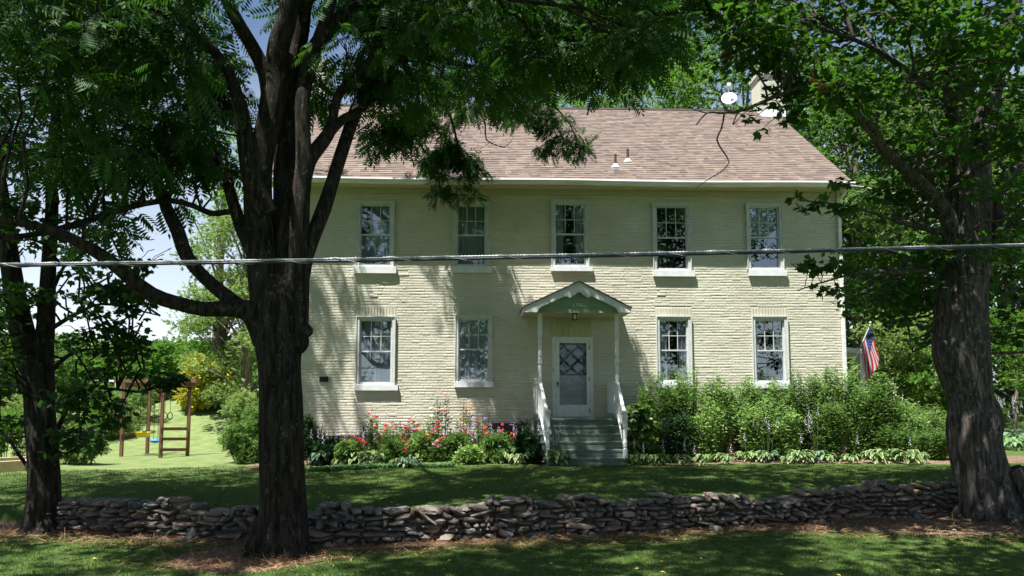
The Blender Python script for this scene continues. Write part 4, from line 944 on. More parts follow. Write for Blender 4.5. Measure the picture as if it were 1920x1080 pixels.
lb = [(1790, 470, D, 46), (1782, 420, D-.1, 34), (1768, 392, D-.2, 30), (1745, 362, D-.4, 26), (1712, 330, D-.7, 23), (1680, 303, D-1, 21), (1655, 278, D-1.2, 20), (1638, 245, D-1.4, 19), (1610, 218, D-1.6, 18), (1575, 188, D-1.8, 17), (1545, 168, D-2, 17)]
LM(*lb, rough=.04, n=14)
LM((1850, 470, D+.1, 26), (1872, 420, D+.2, 24), (1872, 370, D+.2, 18), (1890, 330, D+.2, 17), (1930, 300, D+.2, 14), (1980, 260, D+.2, 10))
LM((1660, 285, D-1.2, 9), (1600, 215, D-1.7, 7), (1540, 165, D-2, 6), (1500, 165, D-2, 7), (1460, 178, D-2, 7), (1420, 196, D-2.1, 7), (1385, 208, D-2.1, 6), (1350, 212, D-2.1, 4), (1325, 212, D-2.1, 3), (1305, 235, D-2.1, 2))
LM((1358, 214, D-2.1, 4), (1353, 240, D-2.1, 3.6), (1344, 262, D-2.1, 3.4), (1356, 284, D-2.1, 3), (1367, 304, D-2.1, 2.6), (1352, 322, D-2.1, 2.2), (1330, 335, D-2.1, 1.6), (1306, 352, D-2.1, 1))
LM((1385, 208, D-2.1, 4), (1378, 222, D-2.1, 3), (1374, 234, D-2.1, 2)); LM((1325, 212, D-2.1, 2.4), (1300, 205, D-2.1, 1.6), (1270, 190, D-2.1, 1)); LM((1352, 108, D-2, 8), (1375, 98, D-1.8, 8), (1400, 85, D-1.5, 6))
LM((1780, 440, D, 12), (1700, 420, D-.6, 9), (1640, 400, D-1, 6), (1580, 385, D-1.3, 4), (1500, 375, D-1.5, 2)); LM((1780, 500, D, 12), (1700, 510, D-.6, 9), (1620, 510, D-1, 6), (1540, 530, D-1.3, 3), (1495, 545, D-1.4, 2))
for a, b in (((1790, 200, D, 14), (1500, 40, D-2, 6)), ((1790, 120, D, 12), (1560, -60, D-3, 6)), ((1860, 200, D, 12), (1700, 150, D-2.5, 6)), ((1870, 150, D, 12), (2000, 60, D-1, 6))):
    LM(a, ((a[0]+b[0])/2, (a[1]+b[1])/2-25, (a[2]+b[2])/2, 9), b)
for kx, ky, r_, oy in ((1800, 560, .11, -.26), (1776, 650, .15, -.16), (1836, 640, .13, -.18), (1838, 760, .14, -.2), (1785, 690, .12, -.17), (1812, 520, .1, -.22), (1862, 775, .13, -.1), (1825, 600, .12, -.22), (1845, 800, .15, -.2)):   # burls
    v = at(kx, ky, D+oy); stone(g, (v.x, v.y, v.z), r_*2, r_*1.5, r_*2.3, 0, 0, 2.0)
s0 = at(1870, 960, D)
for k in range(9):
    a = k*.72; g.tube([(s0.x+math.cos(a)*.3, D+math.sin(a)*.3, .95), (s0.x+math.cos(a)*.55+.1, D+math.sin(a)*.5, .38), (s0.x+math.cos(a)*.85+.15, D+math.sin(a)*.8, .1)], [.13, .11, .05], 10)
for dx, dy, dz in ((-3, -1, 4.5), (-4, 1.5, 3.5), (3, 0, 4), (0, 2.5, 5), (-1, -2.5, 4)):
    s = at(1800, -30, D); Q = spline([(s.x, s.y, s.z, .13), (s.x+dx*.5, s.y+dy*.5, s.z+dz*.55, .08), (s.x+dx, s.y+dy, s.z+dz, .03)], .3); g.tube(Q[:, :3], Q[:, 3], 8); nodes.append(Q[:, :3])
NR = np.concatenate(nodes)
cl = pix_clumps([(1330, 1500, -60, 60, 10, 13.5, .42, 20, 50), (1350, 1560, 40, 130, 10.2, 13, .36, 18, 40), (1400, 1510, 100, 195, 10.5, 11.5, .2, 13, 22), (1560, 1760, -60, 200, 9.8, 14, .5, 36, 56), (1760, 1980, -60, 120, 9.5, 12.2, .45, 22, 50), (1760, 1960, 120, 320, 9.6, 11.5, .4, 12, 34), (1860, 1980, 120, 400, 10, 14, .42, 16, 44),
    (1590, 1780, 180, 330, 12, 15, .42, 18, 46), (1640, 1780, 320, 440, 12.5, 15, .36, 10, 40), (1590, 1680, 430, 600, 12.5, 15, .36, 12, 36), (1680, 1900, 430, 560, 11.2, 15, .40, 22, 46), (1640, 1780, 540, 640, 13.2, 15, .34, 10, 36), (1860, 1960, 400, 640, 12.5, 15, .36, 12, 40),
    (1485, 1600, 360, 400, 11.2, 11.6, .12, 8, 10), (1500, 1600, 495, 545, 11.3, 11.7, .13, 9, 11), (1395, 1430, 195, 245, 10.6, 10.7, .09, 4, 6), (1460, 1520, 190, 230, 10.6, 10.8, .1, 4, 8), (1560, 1600, 330, 350, 11, 11.4, .1, 3, 8)])
branch_fill(g, cl, NR, 3); g.build('trunk', m_bark2, rt, smooth=True)
a, b = at(1548, 170, D-2), at(1520, 148, D-2.1); g = MB(); g.tube([a, a*.4+b*.6, b], [.062, .058, .03], 9, rough=.15, lobes=4); g.build('broken_branch_end', m_broken, rt)
g = MB(); leaves(g, MAP, cl, droop=-.2, jit=.5, size=1.05); up = []
for _ in range(170):  # rest of the crown out of view, placed for shade on the lawn
    up.append((rng.uniform(2.5, 15), rng.uniform(6.6, 14.6), rng.uniform(8.6, 12.5), .9, .9, .5, 80))
up = [c for c in up if not sunlit(c)]+[(rng.uniform(3, 14), rng.uniform(5.8, 8.4), rng.uniform(8.4, 11.5), .8, .7, .45, 80) for _ in range(44)]; leaves(g, MAP, up, gate=.6, gs=.75, size=1.2); g.build('crown', m_maple, rt)  # second list: front clumps out of view, added to darken the near lawn

# ------------------------------------------------------------------ background trees
def bg_tree(name, label, x, y, H, R, mat, n=5000, ls=.28, base=None, trunk_r=.22, low=.25, cat='tree', group=None, sp=None, wood=None, clumpr=.28, nc=46, seed=1):
    z0 = gz(x, y); t_ = thing(name, label, cat, (x, y, z0), group); rg = np.random.default_rng(seed)
    g = MB(); P = spline([(x, y, z0-.1, trunk_r*1.3), (x+.1*R*rg.uniform(-1, 1), y, z0+H*.25, trunk_r), (x+.15*R*rg.uniform(-1, 1), y, z0+H*.55, trunk_r*.7), (x+.1*R, y, z0+H*.92, trunk_r*.15)], .5); g.tube(P[:, :3], P[:, 3], 9)
    cls = []
    for k in range(nc):
        u = rg.random(); zz = low+(1-low)*u; prof = math.sin(math.pi*min(1, (.12+u*.88))**.8)**.6 if u < .97 else .4; prof = max(.25, math.sqrt(max(.02, 1-((zz-(low+1)/2)/((1-low)/2+.06))**2)))
        a = rg.uniform(0, 2*math.pi); rr = R*prof*rg.random()**.4; s = R*clumpr*rg.uniform(.7, 1.25)
        c = (x+rr*math.cos(a), y+rr*math.sin(a), z0+H*zz, s, s, s*.62, n/nc); cls.append(c)
        if k % 2 == 0:
            b_ = P[min(len(P)-1, int(len(P)*max(.15, zz-.2)))][:3]; g.tube([b_, (b_+np.array(c[:3]))/2+np.array([0, 0, .2]), np.array(c[:3])], [trunk_r*.3, trunk_r*.18, .02], 5, cap=False)
    g.build('trunk', wood or m_bark3, t_, smooth=True)
    g = MB(); leaves(g, sp or [spray(7, ls, ls*.55, ls*.34, s_) for s_ in (1, 2, 3)], cls, droop=-.1, jit=.6, rg=rg); g.build('crown', mat, t_); return t_
def px2x(px, y): return at(px, 700, y).x
# behind and to the right of the house
bg_tree('maple_tree', 'bright green tree rising behind the middle of the roof ridge', px2x(1190, 34), 34, 15.5, 4.6, m_bgleaf, 9500, .26, seed=3, nc=80)
bg_tree('maple_tree', 'bright green tree rising behind the right chimney', px2x(1400, 35), 35, 16.5, 5, m_bgleaf, 9500, .26, seed=4, nc=80)
bg_tree('maple_tree', 'tall tree behind the right gable of the house', px2x(1600, 33), 33, 15, 4.8, m_shrub, 9500, .26, seed=5, low=.12, nc=80)
bg_tree('maple_tree', 'tall dark tree between the flag and the leaning trunk', px2x(1710, 35), 35, 17, 4.6, m_maple2, 9500, .27, seed=6, low=.08, nc=80)
bg_tree('maple_tree', 'tall dark tree showing just right of the leaning trunk', px2x(1890, 36), 36, 16, 4.8, m_maple2, 9500, .27, seed=7, low=.06, nc=80)
bg_tree('maple_tree', 'wide tree beyond the driveway at the right edge', px2x(2030, 38), 38, 16, 5.5, m_bgleaf, 9000, .28, seed=8, low=.05, nc=80)
bg_tree('maple_tree', 'deep background tree closing the gap beside the side porch', px2x(1650, 46), 46, 17, 7, m_maple2, 9000, .34, seed=9, low=.03, nc=80)
bg_tree('maple_tree', 'deep background tree in the dark gap behind the leaning trunk', px2x(1800, 47), 47, 17, 7.5, m_maple2, 9000, .34, seed=10, low=.03, nc=80)
bg_tree('dogwood_tree', 'small yellow-green tree behind the flag', px2x(1700, 27), 27, 4.4, 2.0, m_lime, 4200, .18, seed=11, low=.2, trunk_r=.07)
bg_tree('dogwood_tree', 'small yellow-green tree left of the leaning trunk behind the shrubs', px2x(1770, 25.5), 25.5, 3.6, 1.3, m_bgleaf, 2600, .16, seed=12, low=.2, trunk_r=.05)
bg_tree('dogwood_tree', 'low leafy tree right of the leaning trunk', px2x(1895, 30), 30, 4.6, 2.4, m_bgleaf, 3600, .18, seed=13, low=.15, trunk_r=.07)
bg_tree('dogwood_tree', 'low dark shrubby tree by the driveway at the right edge', px2x(1960, 33.5), 33.5, 4.2, 2.6, m_shrub, 3600, .18, seed=14, low=.0, trunk_r=.07)
# left background
bg_tree('locust_tree', 'pale green tree behind the big walnut trunk and left end of the house', px2x(455, 33), 33, 8.6, 2.8, m_lime, 6500, .18, seed=21, low=.1, nc=70)
bg_tree('crab_apple_tree', 'spreading fruit tree left of the walnut trunk above the yellow bush', px2x(425, 37), 37, 4.9, 2.6, m_bgleaf, 4600, .18, seed=22, low=.25, trunk_r=.14)
bg_tree('ash_tree', 'tall thin half-bare tree left of the house', px2x(402, 36), 36, 13, 2.2, m_bgleaf, 1700, .2, seed=23, low=.35, trunk_r=.22, clumpr=.3, nc=30)
k = 0
for px, y, H, R, mt_, lb in ((40, 70, 6.4, 4.5, m_shrub, 'dark round tree at the left of the distant tree line'), (130, 80, 7, 5, m_bgleaf, 'tree in the distant tree line behind the left trunk'), (215, 74, 6, 4.4, m_bgleaf, 'tree in the distant tree line left of the swing set'), (285, 84, 6.8, 5, m_shrub, 'tree in the distant tree line above the swing set'),
        (345, 78, 6.6, 4.6, m_bgleaf, 'tree in the distant tree line right of the swing set'), (400, 88, 7.4, 5, m_shrub, 'tree in the distant tree line behind the fruit tree'), (-30, 66, 8, 4.5, m_bgleaf, 'tree in the distant tree line cut by the left edge')):
    bg_tree('tree', lb, px2x(px, y), y, H, R, mt_, 3600, .5, seed=30+k, low=.02, group='distant tree line', trunk_r=.2, nc=40); k += 1
g = MB(); cls = []
for _ in range(420):
    y = rng.uniform(120, 190); x = rng.uniform(-150, 40); cls.append((x, y, gz(x, y)+rng.uniform(1, 8.5)+(y-120)*.04, 4.2, 4, 2.4, 42))
leaves(g, [spray(7, 1.0, .6, .4, 5)], cls, jit=.7); o = g.build('distant_woods', m_bgleaf); o['kind'] = 'stuff'
# trees across the road behind the camera, seen in the window panes; the last ones added to cut skylight
for k, (x, y) in enumerate(((-14, -22), (-4, -27), (9, -24), (19, -26), (-24, -26), (30, -24), (3, -34), (-34, -24))):
    bg_tree('roadside_tree', ['broad tree across the road, first seen in the left panes', 'tall tree across the road opposite the walnut', 'tall tree across the road opposite the porch', 'broad tree across the road opposite the leaning maple', 'broad tree across the road farthest to the left', 'broad tree across the road far to the right', 'tall tree in the second row across the road', 'broad tree across the road beyond the left end'][k], x, y, 12.5+(k % 2)*2, 5.2, m_shrub, 3200, .4, seed=50+k, low=.12, group='trees across the road')
# ------------------------------------------------------------------ shrubs and flowers
SPS = [spray(8, .13, .07, .03, s) for s in (1, 2, 3)]
def bush(name, label, x, y, H, R, mat, n=1500, cat='shrub', tpl=None, group=None, stems=8, seed=0, tall=False, z=None, Rz=None):
    z0 = gz(x, y) if z is None else z; t_ = thing(name, label, cat, (x, y, z0), group); rg = np.random.default_rng(seed+100); g = MB(); tips = []
    for k in range(stems):
        a = rg.uniform(0, 6.28); r_ = R*rg.random()**.5; hh = H*rg.uniform(.7, 1.0)*(1-.25*(r_/R)**2); tx, ty = x+r_*math.cos(a), y+r_*math.sin(a)*.8
        P = np.array([(x+r_*.35*math.cos(a), y+r_*.35*math.sin(a), z0-.02), (x+r_*.7*math.cos(a), y+r_*.6*math.sin(a), z0+hh*.5), (tx, ty, z0+hh)]); g.tube(P, [.012, .009, .003], 4, cap=False); tips.append(P)
    g.build('stem', m_stem, t_)
    g = MB()
    if tall:                                               # upright stems clothed in narrow leaves
        Ps = []; Ds = []
        per = max(6, n//stems)
        for P in tips:
            u = rg.random(per)**.8; pos = np.where(u[:, None] < .5, P[0]+(P[1]-P[0])*u[:, None]*2, P[1]+(P[2]-P[1])*(u[:, None]-.5)*2); a = rg.uniform(0, 6.28, per)
            Ps.append(pos+rg.normal(size=(per, 3))*.05); Ds.append(np.stack([np.cos(a), np.sin(a), rg.uniform(-.1, .9, per)], 1))
        Ps = np.concatenate(Ps); Ds = np.concatenate(Ds); T = tpl or leaf(.10, .022); place(g, T, Ps, Ds, np.array([[0, 0, 1.]])+rg.normal(size=Ps.shape)*.4, rg.uniform(.7, 1.25, len(Ps)), rg.random(len(Ps)))
    else:
        nc = 16; cls = []
        for k in range(nc):
            a = rg.uniform(0, 6.28); u = rg.random(); r_ = R*rg.random()**.5*.8*math.sqrt(max(.1, 1-(u*.9)**2)); s = R*.34; cls.append((x+r_*math.cos(a), y+r_*math.sin(a), z0+H*(.14+.76*u), s, s, min(s, H*.25), n/nc))
        leaves(g, tpl or SPS, cls, droop=.05, jit=.6, rg=rg)
    g.build('foliage', mat, t_); return t_, tips, rg
def blooms(parent, pts, mat, kind='disc', s=.03, name='flower', rg=rng):
    for p in pts:
        g = MB()
        if kind == 'disc':
            n = 9; tilt = rg.normal(size=2)*.5; nr = Vector((tilt[0], tilt[1]-.45, 1)).normalized(); Mx = Matrix.Translation(Vector(p)) @ nr.to_track_quat('Z', 'Y').to_matrix().to_4x4()
            V = [tuple(Mx @ Vector((0, 0, s*.35)))]
            for k in range(n*2):
                a = k*math.pi/n; rr = s*(1 if k % 2 == 0 else .72); V.append(tuple(Mx @ Vector((rr*math.cos(a), rr*math.sin(a), -.1*s))))
            g.add(V, [(0, k+1, (k+1) % (2*n)+1) for k in range(2*n)], rg.random())
        elif kind == 'spike':
            h = s*9; g.tube([(p[0], p[1], p[2]-h*.2), (p[0], p[1], p[2]+h*.9)], s*.14, 3, cap=False)
            for k in range(11):
                a = k*2.4; u = k/11; c = Vector((p[0]+.004*math.cos(a), p[1], p[2]-h*.15+h*u)); rr = s*(1-.6*u); d = Vector((math.cos(a), math.sin(a), -.55)); e_ = c+d*rr*1.7; w_ = Vector((-math.sin(a), math.cos(a), 0))*rr*.55
                g.add([tuple(c), tuple(e_+w_), tuple(e_+Vector((0, 0, -.3*rr))), tuple(e_-w_), tuple(c+Vector((0, 0, -rr*.8)))], [(0, 1, 2), (0, 2, 3), (4, 2, 1), (4, 3, 2)], rg.random())
        elif kind == 'star':
            V = [tuple(p)]; F = []
            for k in range(6):
                a = k*math.pi/3+rg.random()*.3; d = Vector((math.cos(a), math.sin(a), -.15)); c = Vector(p); e_ = c+d*s; m_ = c+d*s*.5+Vector((0, 0, s*.3)); w_ = Vector((-math.sin(a), math.cos(a), 0))*s*.22
                b = len(V); V += [tuple(m_+w_), tuple(e_), tuple(m_-w_)]; F.append((0, b, b+1, b+2))
            g.add(V, F, rg.random())
        elif kind == 'head':
            V = [tuple(p)]; F = []
            for k in range(26):
                d = Vector(rg.normal(size=3)).normalized(); d.z = abs(d.z)*.8; c = Vector(p)+d*s; t1 = d.orthogonal().normalized()*s*.3; t2 = d.cross(t1).normalized()*s*.3
                b = len(V); V += [tuple(c+t1), tuple(c+t2), tuple(c-t1), tuple(c-t2)]; F += [(b, b+1, b+2, b+3)]
            g.add(V, F, rg.random()); g.add(V[:1]+V[1::4], [(0, k, k+1) for k in range(1, 26)], rg.random())
        g.build(name, mat, parent)
# hosta: arching ribbed leaves; edge attribute carries the pale margin
def hosta(label, x, y, R=.38, n=26, mat=m_hosta, flowers=0, group=None, seed=0, vari=1.0, fh=.55, z=None):
    z0 = gz(x, y) if z is None else z; t_ = thing('hosta_plant', label, 'hosta', (x, y, z0), group); rg = np.random.default_rng(seed+500); g = MB()
    for k in range(int(n*1.7)):
        a = rg.uniform(0, 6.28); r0 = R*rg.uniform(.3, .9); L_ = R*rg.uniform(.38, .66); h = R*rg.uniform(.25, 1.1); w_ = L_*.55
        d = np.array([math.cos(a), math.sin(a), 0]); sd_ = np.array([-math.sin(a), math.cos(a), 0]); b = np.array([x, y, z0+h*.8])+d*r0*.6; V = []; Q = []
        for i, (u, ww, zz) in enumerate(((0, .05, 0), (.22, .75, .10), (.5, 1, .08), (.78, .7, -.08), (1, .02, -.32))):
            c = b+d*L_*u+np.array([0, 0, zz*L_*1.3]); 
            for s_, lift, qq in ((-1, .12, vari), (-.62, .05, 0), (0, -.03, 0), (.62, .05, 0), (1, .12, vari)): V.append(c+sd_*w_/2*ww*s_+np.array([0, 0, lift*w_*ww])); Q.append(qq if u < 1 else vari)
        V = np.array(V); F = [(i*5+j, i*5+j+1, i*5+j+6, i*5+j+5) for i in range(4) for j in range(4)]; g.add(V, F, rg.random(), np.array(Q))
        g.add([(x, y, z0), (x+.01, y, z0), tuple(b)], [(0, 1, 2)], .5)
    g.build('foliage', mat, t_)
    if flowers:
        g = MB(); pts = []
        for k in range(flowers):
            a = rg.uniform(0, 6.28); r_ = R*.7*rg.random(); hh = fh*rg.uniform(.75, 1.2); e_ = (x+r_*math.cos(a)*1.6, y+r_*math.sin(a), z0+hh); g.tube([(x+r_*.4*math.cos(a), y+r_*.4*math.sin(a), z0), ((x+e_[0])/2+.01, y, z0+hh*.6), (e_[0], e_[1], e_[2]+.05)], [.006, .005, .003], 4, cap=False); pts.append(e_)
        g.build('stem', m_stem, t_); blooms(t_, pts, m_lil, 'spike', .022, rg=rg)
    return t_
ORD = ['first', 'second', 'third', 'fourth', 'fifth', 'sixth', 'seventh', 'eighth', 'ninth', 'tenth', 'eleventh', 'twelfth', 'thirteenth']
# left bed: px positions along the bed
def bx(px, y=18.6): return at(px, 860, y).x
Gh = 'variegated hostas along the front of the left flower bed'
for k, px in enumerate((640, 676, 706, 745, 781, 815, 870, 905, 940, 972, 1003)):
    hosta(f'cream-edged hosta, {ORD[k]} from the left in the front row of the left flower bed', bx(px)+random.uniform(-.12, .12), 18.25+random.uniform(-.3, .4), .2+random.random()*.2, 30, m_hosta, 0, Gh, k, vari=1.0)
for k, (px, y) in enumerate(((600, 18.9), (648, 19.1), (690, 19.0), (800, 18.9), (850, 18.8), (890, 18.9), (930, 18.8), (965, 19.0), (1045, 17.95), (1000, 18.6))):
    hosta(f'green hosta with lilac flower spikes, {ORD[[0,1,2,3,4,5,6,7,9,8][k]]} of them counted from the walnut trunk', bx(px, y), y, .36, 24, m_hosta2 if k % 3 == 0 else m_hosta, 7, 'flowering hostas in the left flower bed', 20+k, vari=.25, fh=.68)
hosta('blue-grey leaved hosta low at the lawn edge of the left bed', bx(765, 17.7), 17.7, .26, 26, m_hosta2, 0, None, 44, vari=0)
def flowers(name, label, px, y, H, R, col, kind, nfl, s, cat='flower', leafm=m_shrub, nl=420, tpl=None, group=None, seed=0, stems=9):
    t_, tips, rg = bush(name, label, bx(px, y), y, H, R, leafm, nl, cat, tpl or leaf(.10, .028), group, stems, seed, tall=True)
    pts = [tips[i % len(tips)][2]+(rg.normal(size=3)*np.array([R*.25, R*.2, H*.08])+np.array([0, 0, .03])) for i in range(nfl)]; blooms(t_, pts, col, kind, s, rg=rg)
Gz = 'red zinnias in the left flower bed'
for k, (px, y, H) in enumerate(((668, 18.6, .75), (700, 19.2, 1.2), (722, 18.7, .95), (745, 19.3, 1.25), (752, 18.4, .62), (778, 19.0, 1.12), (800, 18.5, .72), (815, 18.9, 1.0), (833, 18.5, .6), (900, 19.1, .95), (945, 18.9, .8), (862, 19.2, .95))):
    flowers('zinnia_plant', f'clump of red zinnias on leafy stems, {ORD[[0,1,2,3,4,5,6,7,8,10,11,9][k]]} from the left in the flower bed', px, y, H, .20, m_red, 'disc', 9, .043, group=Gz, seed=k)
flowers('phlox_plant', 'pink phlox clump between the two left ground floor windows', 768, 18.9, .98, .18, m_pink, 'head', 5, .06, seed=30)
flowers('phlox_plant', 'pink phlox clump low among the red zinnias', 815, 18.3, .55, .15, m_pink, 'head', 3, .05, seed=31)
flowers('coneflower_plant', 'orange coneflower in the middle of the left flower bed', 795, 18.4, .9, .12, m_oran, 'disc', 3, .05, seed=32)
flowers('phlox_plant', 'purple phlox against the dark lattice boards left of the porch', 905, 19.5, 1.35, .2, m_purp, 'head', 4, .06, seed=33)
flowers('hydrangea_plant', 'pale green flower head clump beside the pink phlox', 805, 19.2, 1.25, .14, m_cream, 'head', 2, .08, seed=34)
flowers('daylily_plant', 'tall orange tiger lily on whorled stems left of the second ground floor window', 828, 19.4, 1.72, .22, m_oran, 'star', 7, .09, leafm=m_ever, nl=520, seed=35, stems=7)
flowers('daylily_plant', 'tall orange lilies under the second ground floor window', 872, 19.5, 1.55, .22, m_oran, 'star', 9, .09, leafm=m_shrub, nl=420, seed=36, stems=7)
flowers('foxglove_plant', 'dark leafy upright plant at the left of the flower bed', 690, 19.5, 1.35, .16, m_pink, 'disc', 1, .03, leafm=m_ever, nl=420, seed=37)
flowers('phlox_plant', 'dark leafy clump against the lattice boards by the porch', 985, 19.3, 1.15, .28, m_purp, 'head', 1, .04, leafm=m_ever, nl=700, seed=38, stems=14)
flowers('phlox_plant', 'leafy green stems below the first ground floor window', 725, 19.6, 1.0, .4, m_pink, 'disc', 2, .03, leafm=m_shrub, nl=900, seed=39, stems=16)
bush('boxwood_shrub', 'small dark rounded evergreen at the left corner of the house', bx(587, 19.3), 19.3, 1.15, .42, m_ever, 3000, tpl=[spray(8, .07, .035, .02, 1)], seed=2)
bush('yew_shrub', 'low dark shrub left of the flower bed beside the walnut trunk', bx(615, 19.1), 19.1, .6, .45, m_ever, 1500, seed=3)
bush('garden_shrub', 'bright leafy shrub left of the walnut trunk by the house corner', px2x(462, 23), 23, 1.9, .75, m_lime, 2200, seed=4)
bush('garden_shrub', 'low flowering shrub at the foot of the walnut on the left', px2x(462, 20.5), 20.5, 1.1, .6, m_shrub, 1400, seed=5)
bush('garden_shrub', 'dark low shrub between walnut trunk and flower bed', px2x(480, 21.5), 21.5, 1.3, .6, m_shrub, 1500, seed=6)
for k, (px, y, H, R, mt_, lb) in enumerate(((655, 18.5, .55, .3, m_phlox, 'pale leafy filler plant at the left of the flower bed'), (735, 18.4, .5, .28, m_shrub, 'leafy filler plant under the zinnias'), (790, 18.7, .7, .3, m_phlox, 'light green filler plant in the middle of the flower bed'), (850, 18.6, .75, .34, m_shrub, 'leafy filler plant below the second ground floor window'), (925, 18.5, .6, .32, m_shrub, 'leafy filler plant before the lattice boards'), (990, 18.4, .7, .3, m_ever, 'dark leafy plant at the foot of the left stair rail'), (880, 18.2, .35, .3, m_phlox, 'low pale filler plant at the front of the flower bed'))):
    b_ = bush('bedding_plant', lb, bx(px, y), y, H, R, mt_, 1300, 'plant', None, None, 9, 300+k)
    if k in (0, 2, 4, 6): blooms(b_[0], [b_[1][i][2]+np.array([0, -.05, .02]) for i in range(6)], (m_lil, m_pink, m_lil, m_cream)[k//2], 'head', .035, rg=b_[2])
# ground cover at the bed edge
g = MB(); n = 9000; x = rng.uniform(at(565, 880, 17.6).x, at(850, 880, 17.6).x, n); y = 17.55+.35*rng.random(n)+.12*np.sin(x*2.1); z = ground(x, y)+rng.random(n)*.09
place(g, leaf(.05, .04), np.stack([x, y, z], 1), np.stack([*rng.normal(size=(2, n)), rng.random(n)*.5], 1), np.array([[0, 0, 1.]])+rng.normal(size=(n, 3))*.4, 1., rng.random(n)); o = g.build('ground_cover', m_cover); o['kind'] = 'stuff'
# right bed: tall perennials
T3 = [leaf(.10, .034), leaf(.09, .032)]
for k, (px, y, H, R, mt_, lb) in enumerate(((1236, 19.3, 1.95, .5, m_shrub, 'dark leafy bush nearest the porch steps below the third ground floor window'), (1290, 19.6, 2.2, .5, m_phlox, 'tall pale green perennial bush below the third ground floor window'), (1345, 19.3, 1.9, .5, m_phlox, 'pale green perennial bush between the two right ground floor windows'),
        (1395, 19.5, 1.95, .5, m_phlox, 'pale green perennial bush just left of the fourth ground floor window'), (1447, 19.4, 1.85, .5, m_phlox, 'perennial bush directly below the fourth ground floor window'), (1500, 19.5, 2.1, .52, m_shrub, 'dark green bush to the right of the fourth ground floor window'), (1552, 19.5, 2.2, .52, m_phlox, 'tall bush at the right corner of the house'),
        (1607, 19.4, 2.15, .52, m_phlox, 'tall bush below the flag'), (1655, 19.3, 1.85, .5, m_shrub, 'bush right of the flag with dark lower leaves'), (1330, 18.7, 1.3, .45, m_phlox, 'shorter perennial clump in front of the right bed, left half'), (1420, 18.8, 1.35, .45, m_phlox, 'shorter perennial clump in the middle of the right bed'), (1475, 18.7, 1.2, .4, m_phlox, 'shorter perennial clump right of centre in the right bed'), (1560, 18.8, 1.4, .45, m_shrub, 'shorter dark perennial clump near the house corner'), (1270, 18.6, 1.1, .45, m_ever, 'dark low clump in shade near the porch steps'))):
    bush('perennial_bush', lb, bx(px, y), y, H*1.13, R, mt_, 7500 if H > 1.5 else 4200, 'bush', T3[k % 2], None, 46, 60+k, tall=True)
for k, (px, y, H, R, mt_, lb) in enumerate(((1700, 20.0, 1.5, .6, m_phlox, 'light green flowering shrub right of the flag'), (1740, 20.6, 1.45, .55, m_lime, 'pale seedy shrub beside the leaning trunk'), (1680, 18.9, .9, .5, m_shrub, 'low dark shrub at the right end of the bed'), (1752, 19.2, .8, .5, m_shrub, 'low shrub close to the leaning trunk'))):
    bush('garden_shrub', lb, bx(px, y), y, H, R, mt_, 4200, 'shrub', T3[k % 2], None, 36, 80+k, tall=True)
T_ok = [maple(.17)]
t_, tips, rg = bush('oakleaf_hydrangea', 'oakleaf hydrangea with broad dark leaves right of the porch steps', bx(1198, 18.6), 18.6, 1.35, .48, m_shrub, 620, 'shrub', T_ok, None, 12, 90)
blooms(t_, [tips[i][2]+np.array([0, -.2, -.25+.1*(i % 3)]) for i in range(5)], m_cream, 'head', .075, rg=rg)
Gr = 'cream-edged hostas along the front of the right bed'
for k, px in enumerate((1405, 1440, 1470, 1500, 1520, 1555, 1600, 1640, 1675, 1700, 1735)):
    hosta(f'cream-edged hosta, {ORD[k]} from the left along the front of the right bed', bx(px, 18.1)+random.uniform(-.1, .1), 18.2+random.uniform(-.25, .35), .18+random.random()*.2, 26, m_hosta, 1 if k % 3 == 0 else 0, Gr, 120+k, vari=1.0)
for k, px in enumerate((1190, 1215, 1245, 1280, 1320, 1360)):
    hosta(f'small shaded green hosta, {ORD[k]} to the right of the porch steps', bx(px, 17.9), 17.9+random.uniform(-.1, .1), .26, 26, m_hosta, 1, 'shaded hostas beside the porch steps', 140+k, vari=.6, fh=.35)
for k, (px, lb) in enumerate(((1440, 'lilac-flowered hosta deep in the right bed'), (1530, 'pale-flowered hosta in front of the house corner'))): hosta(lb, bx(px, 18.4), 18.4, .3, 20, m_hosta2, 6, None, 150+k, vari=.3, fh=.95)
q = at(1672, 722, 20.3); flw = bush('garden_shrub', 'shrub with white flower plumes right of the flag', q.x, 20.3, q.z-gz(q.x, 20.3)-.1, .3, m_phlox, 900, 'shrub', T3[0], None, 14, 95, tall=True)
blooms(flw[0], [flw[1][i][2] for i in range(8)], m_cream, 'spike', .035, rg=flw[2])
hosta('big hosta with lilac spikes by the driveway, right of the leaning trunk', px2x(1900, 23.3), 23.3, .6, 30, m_hosta2, 16, None, 160, vari=0, fh=1.25)
hosta('bright yellow-green hosta between the leaning trunk and the driveway', px2x(1888, 22.6), 22.6, .45, 34, m_cover, 0, None, 161, vari=0)
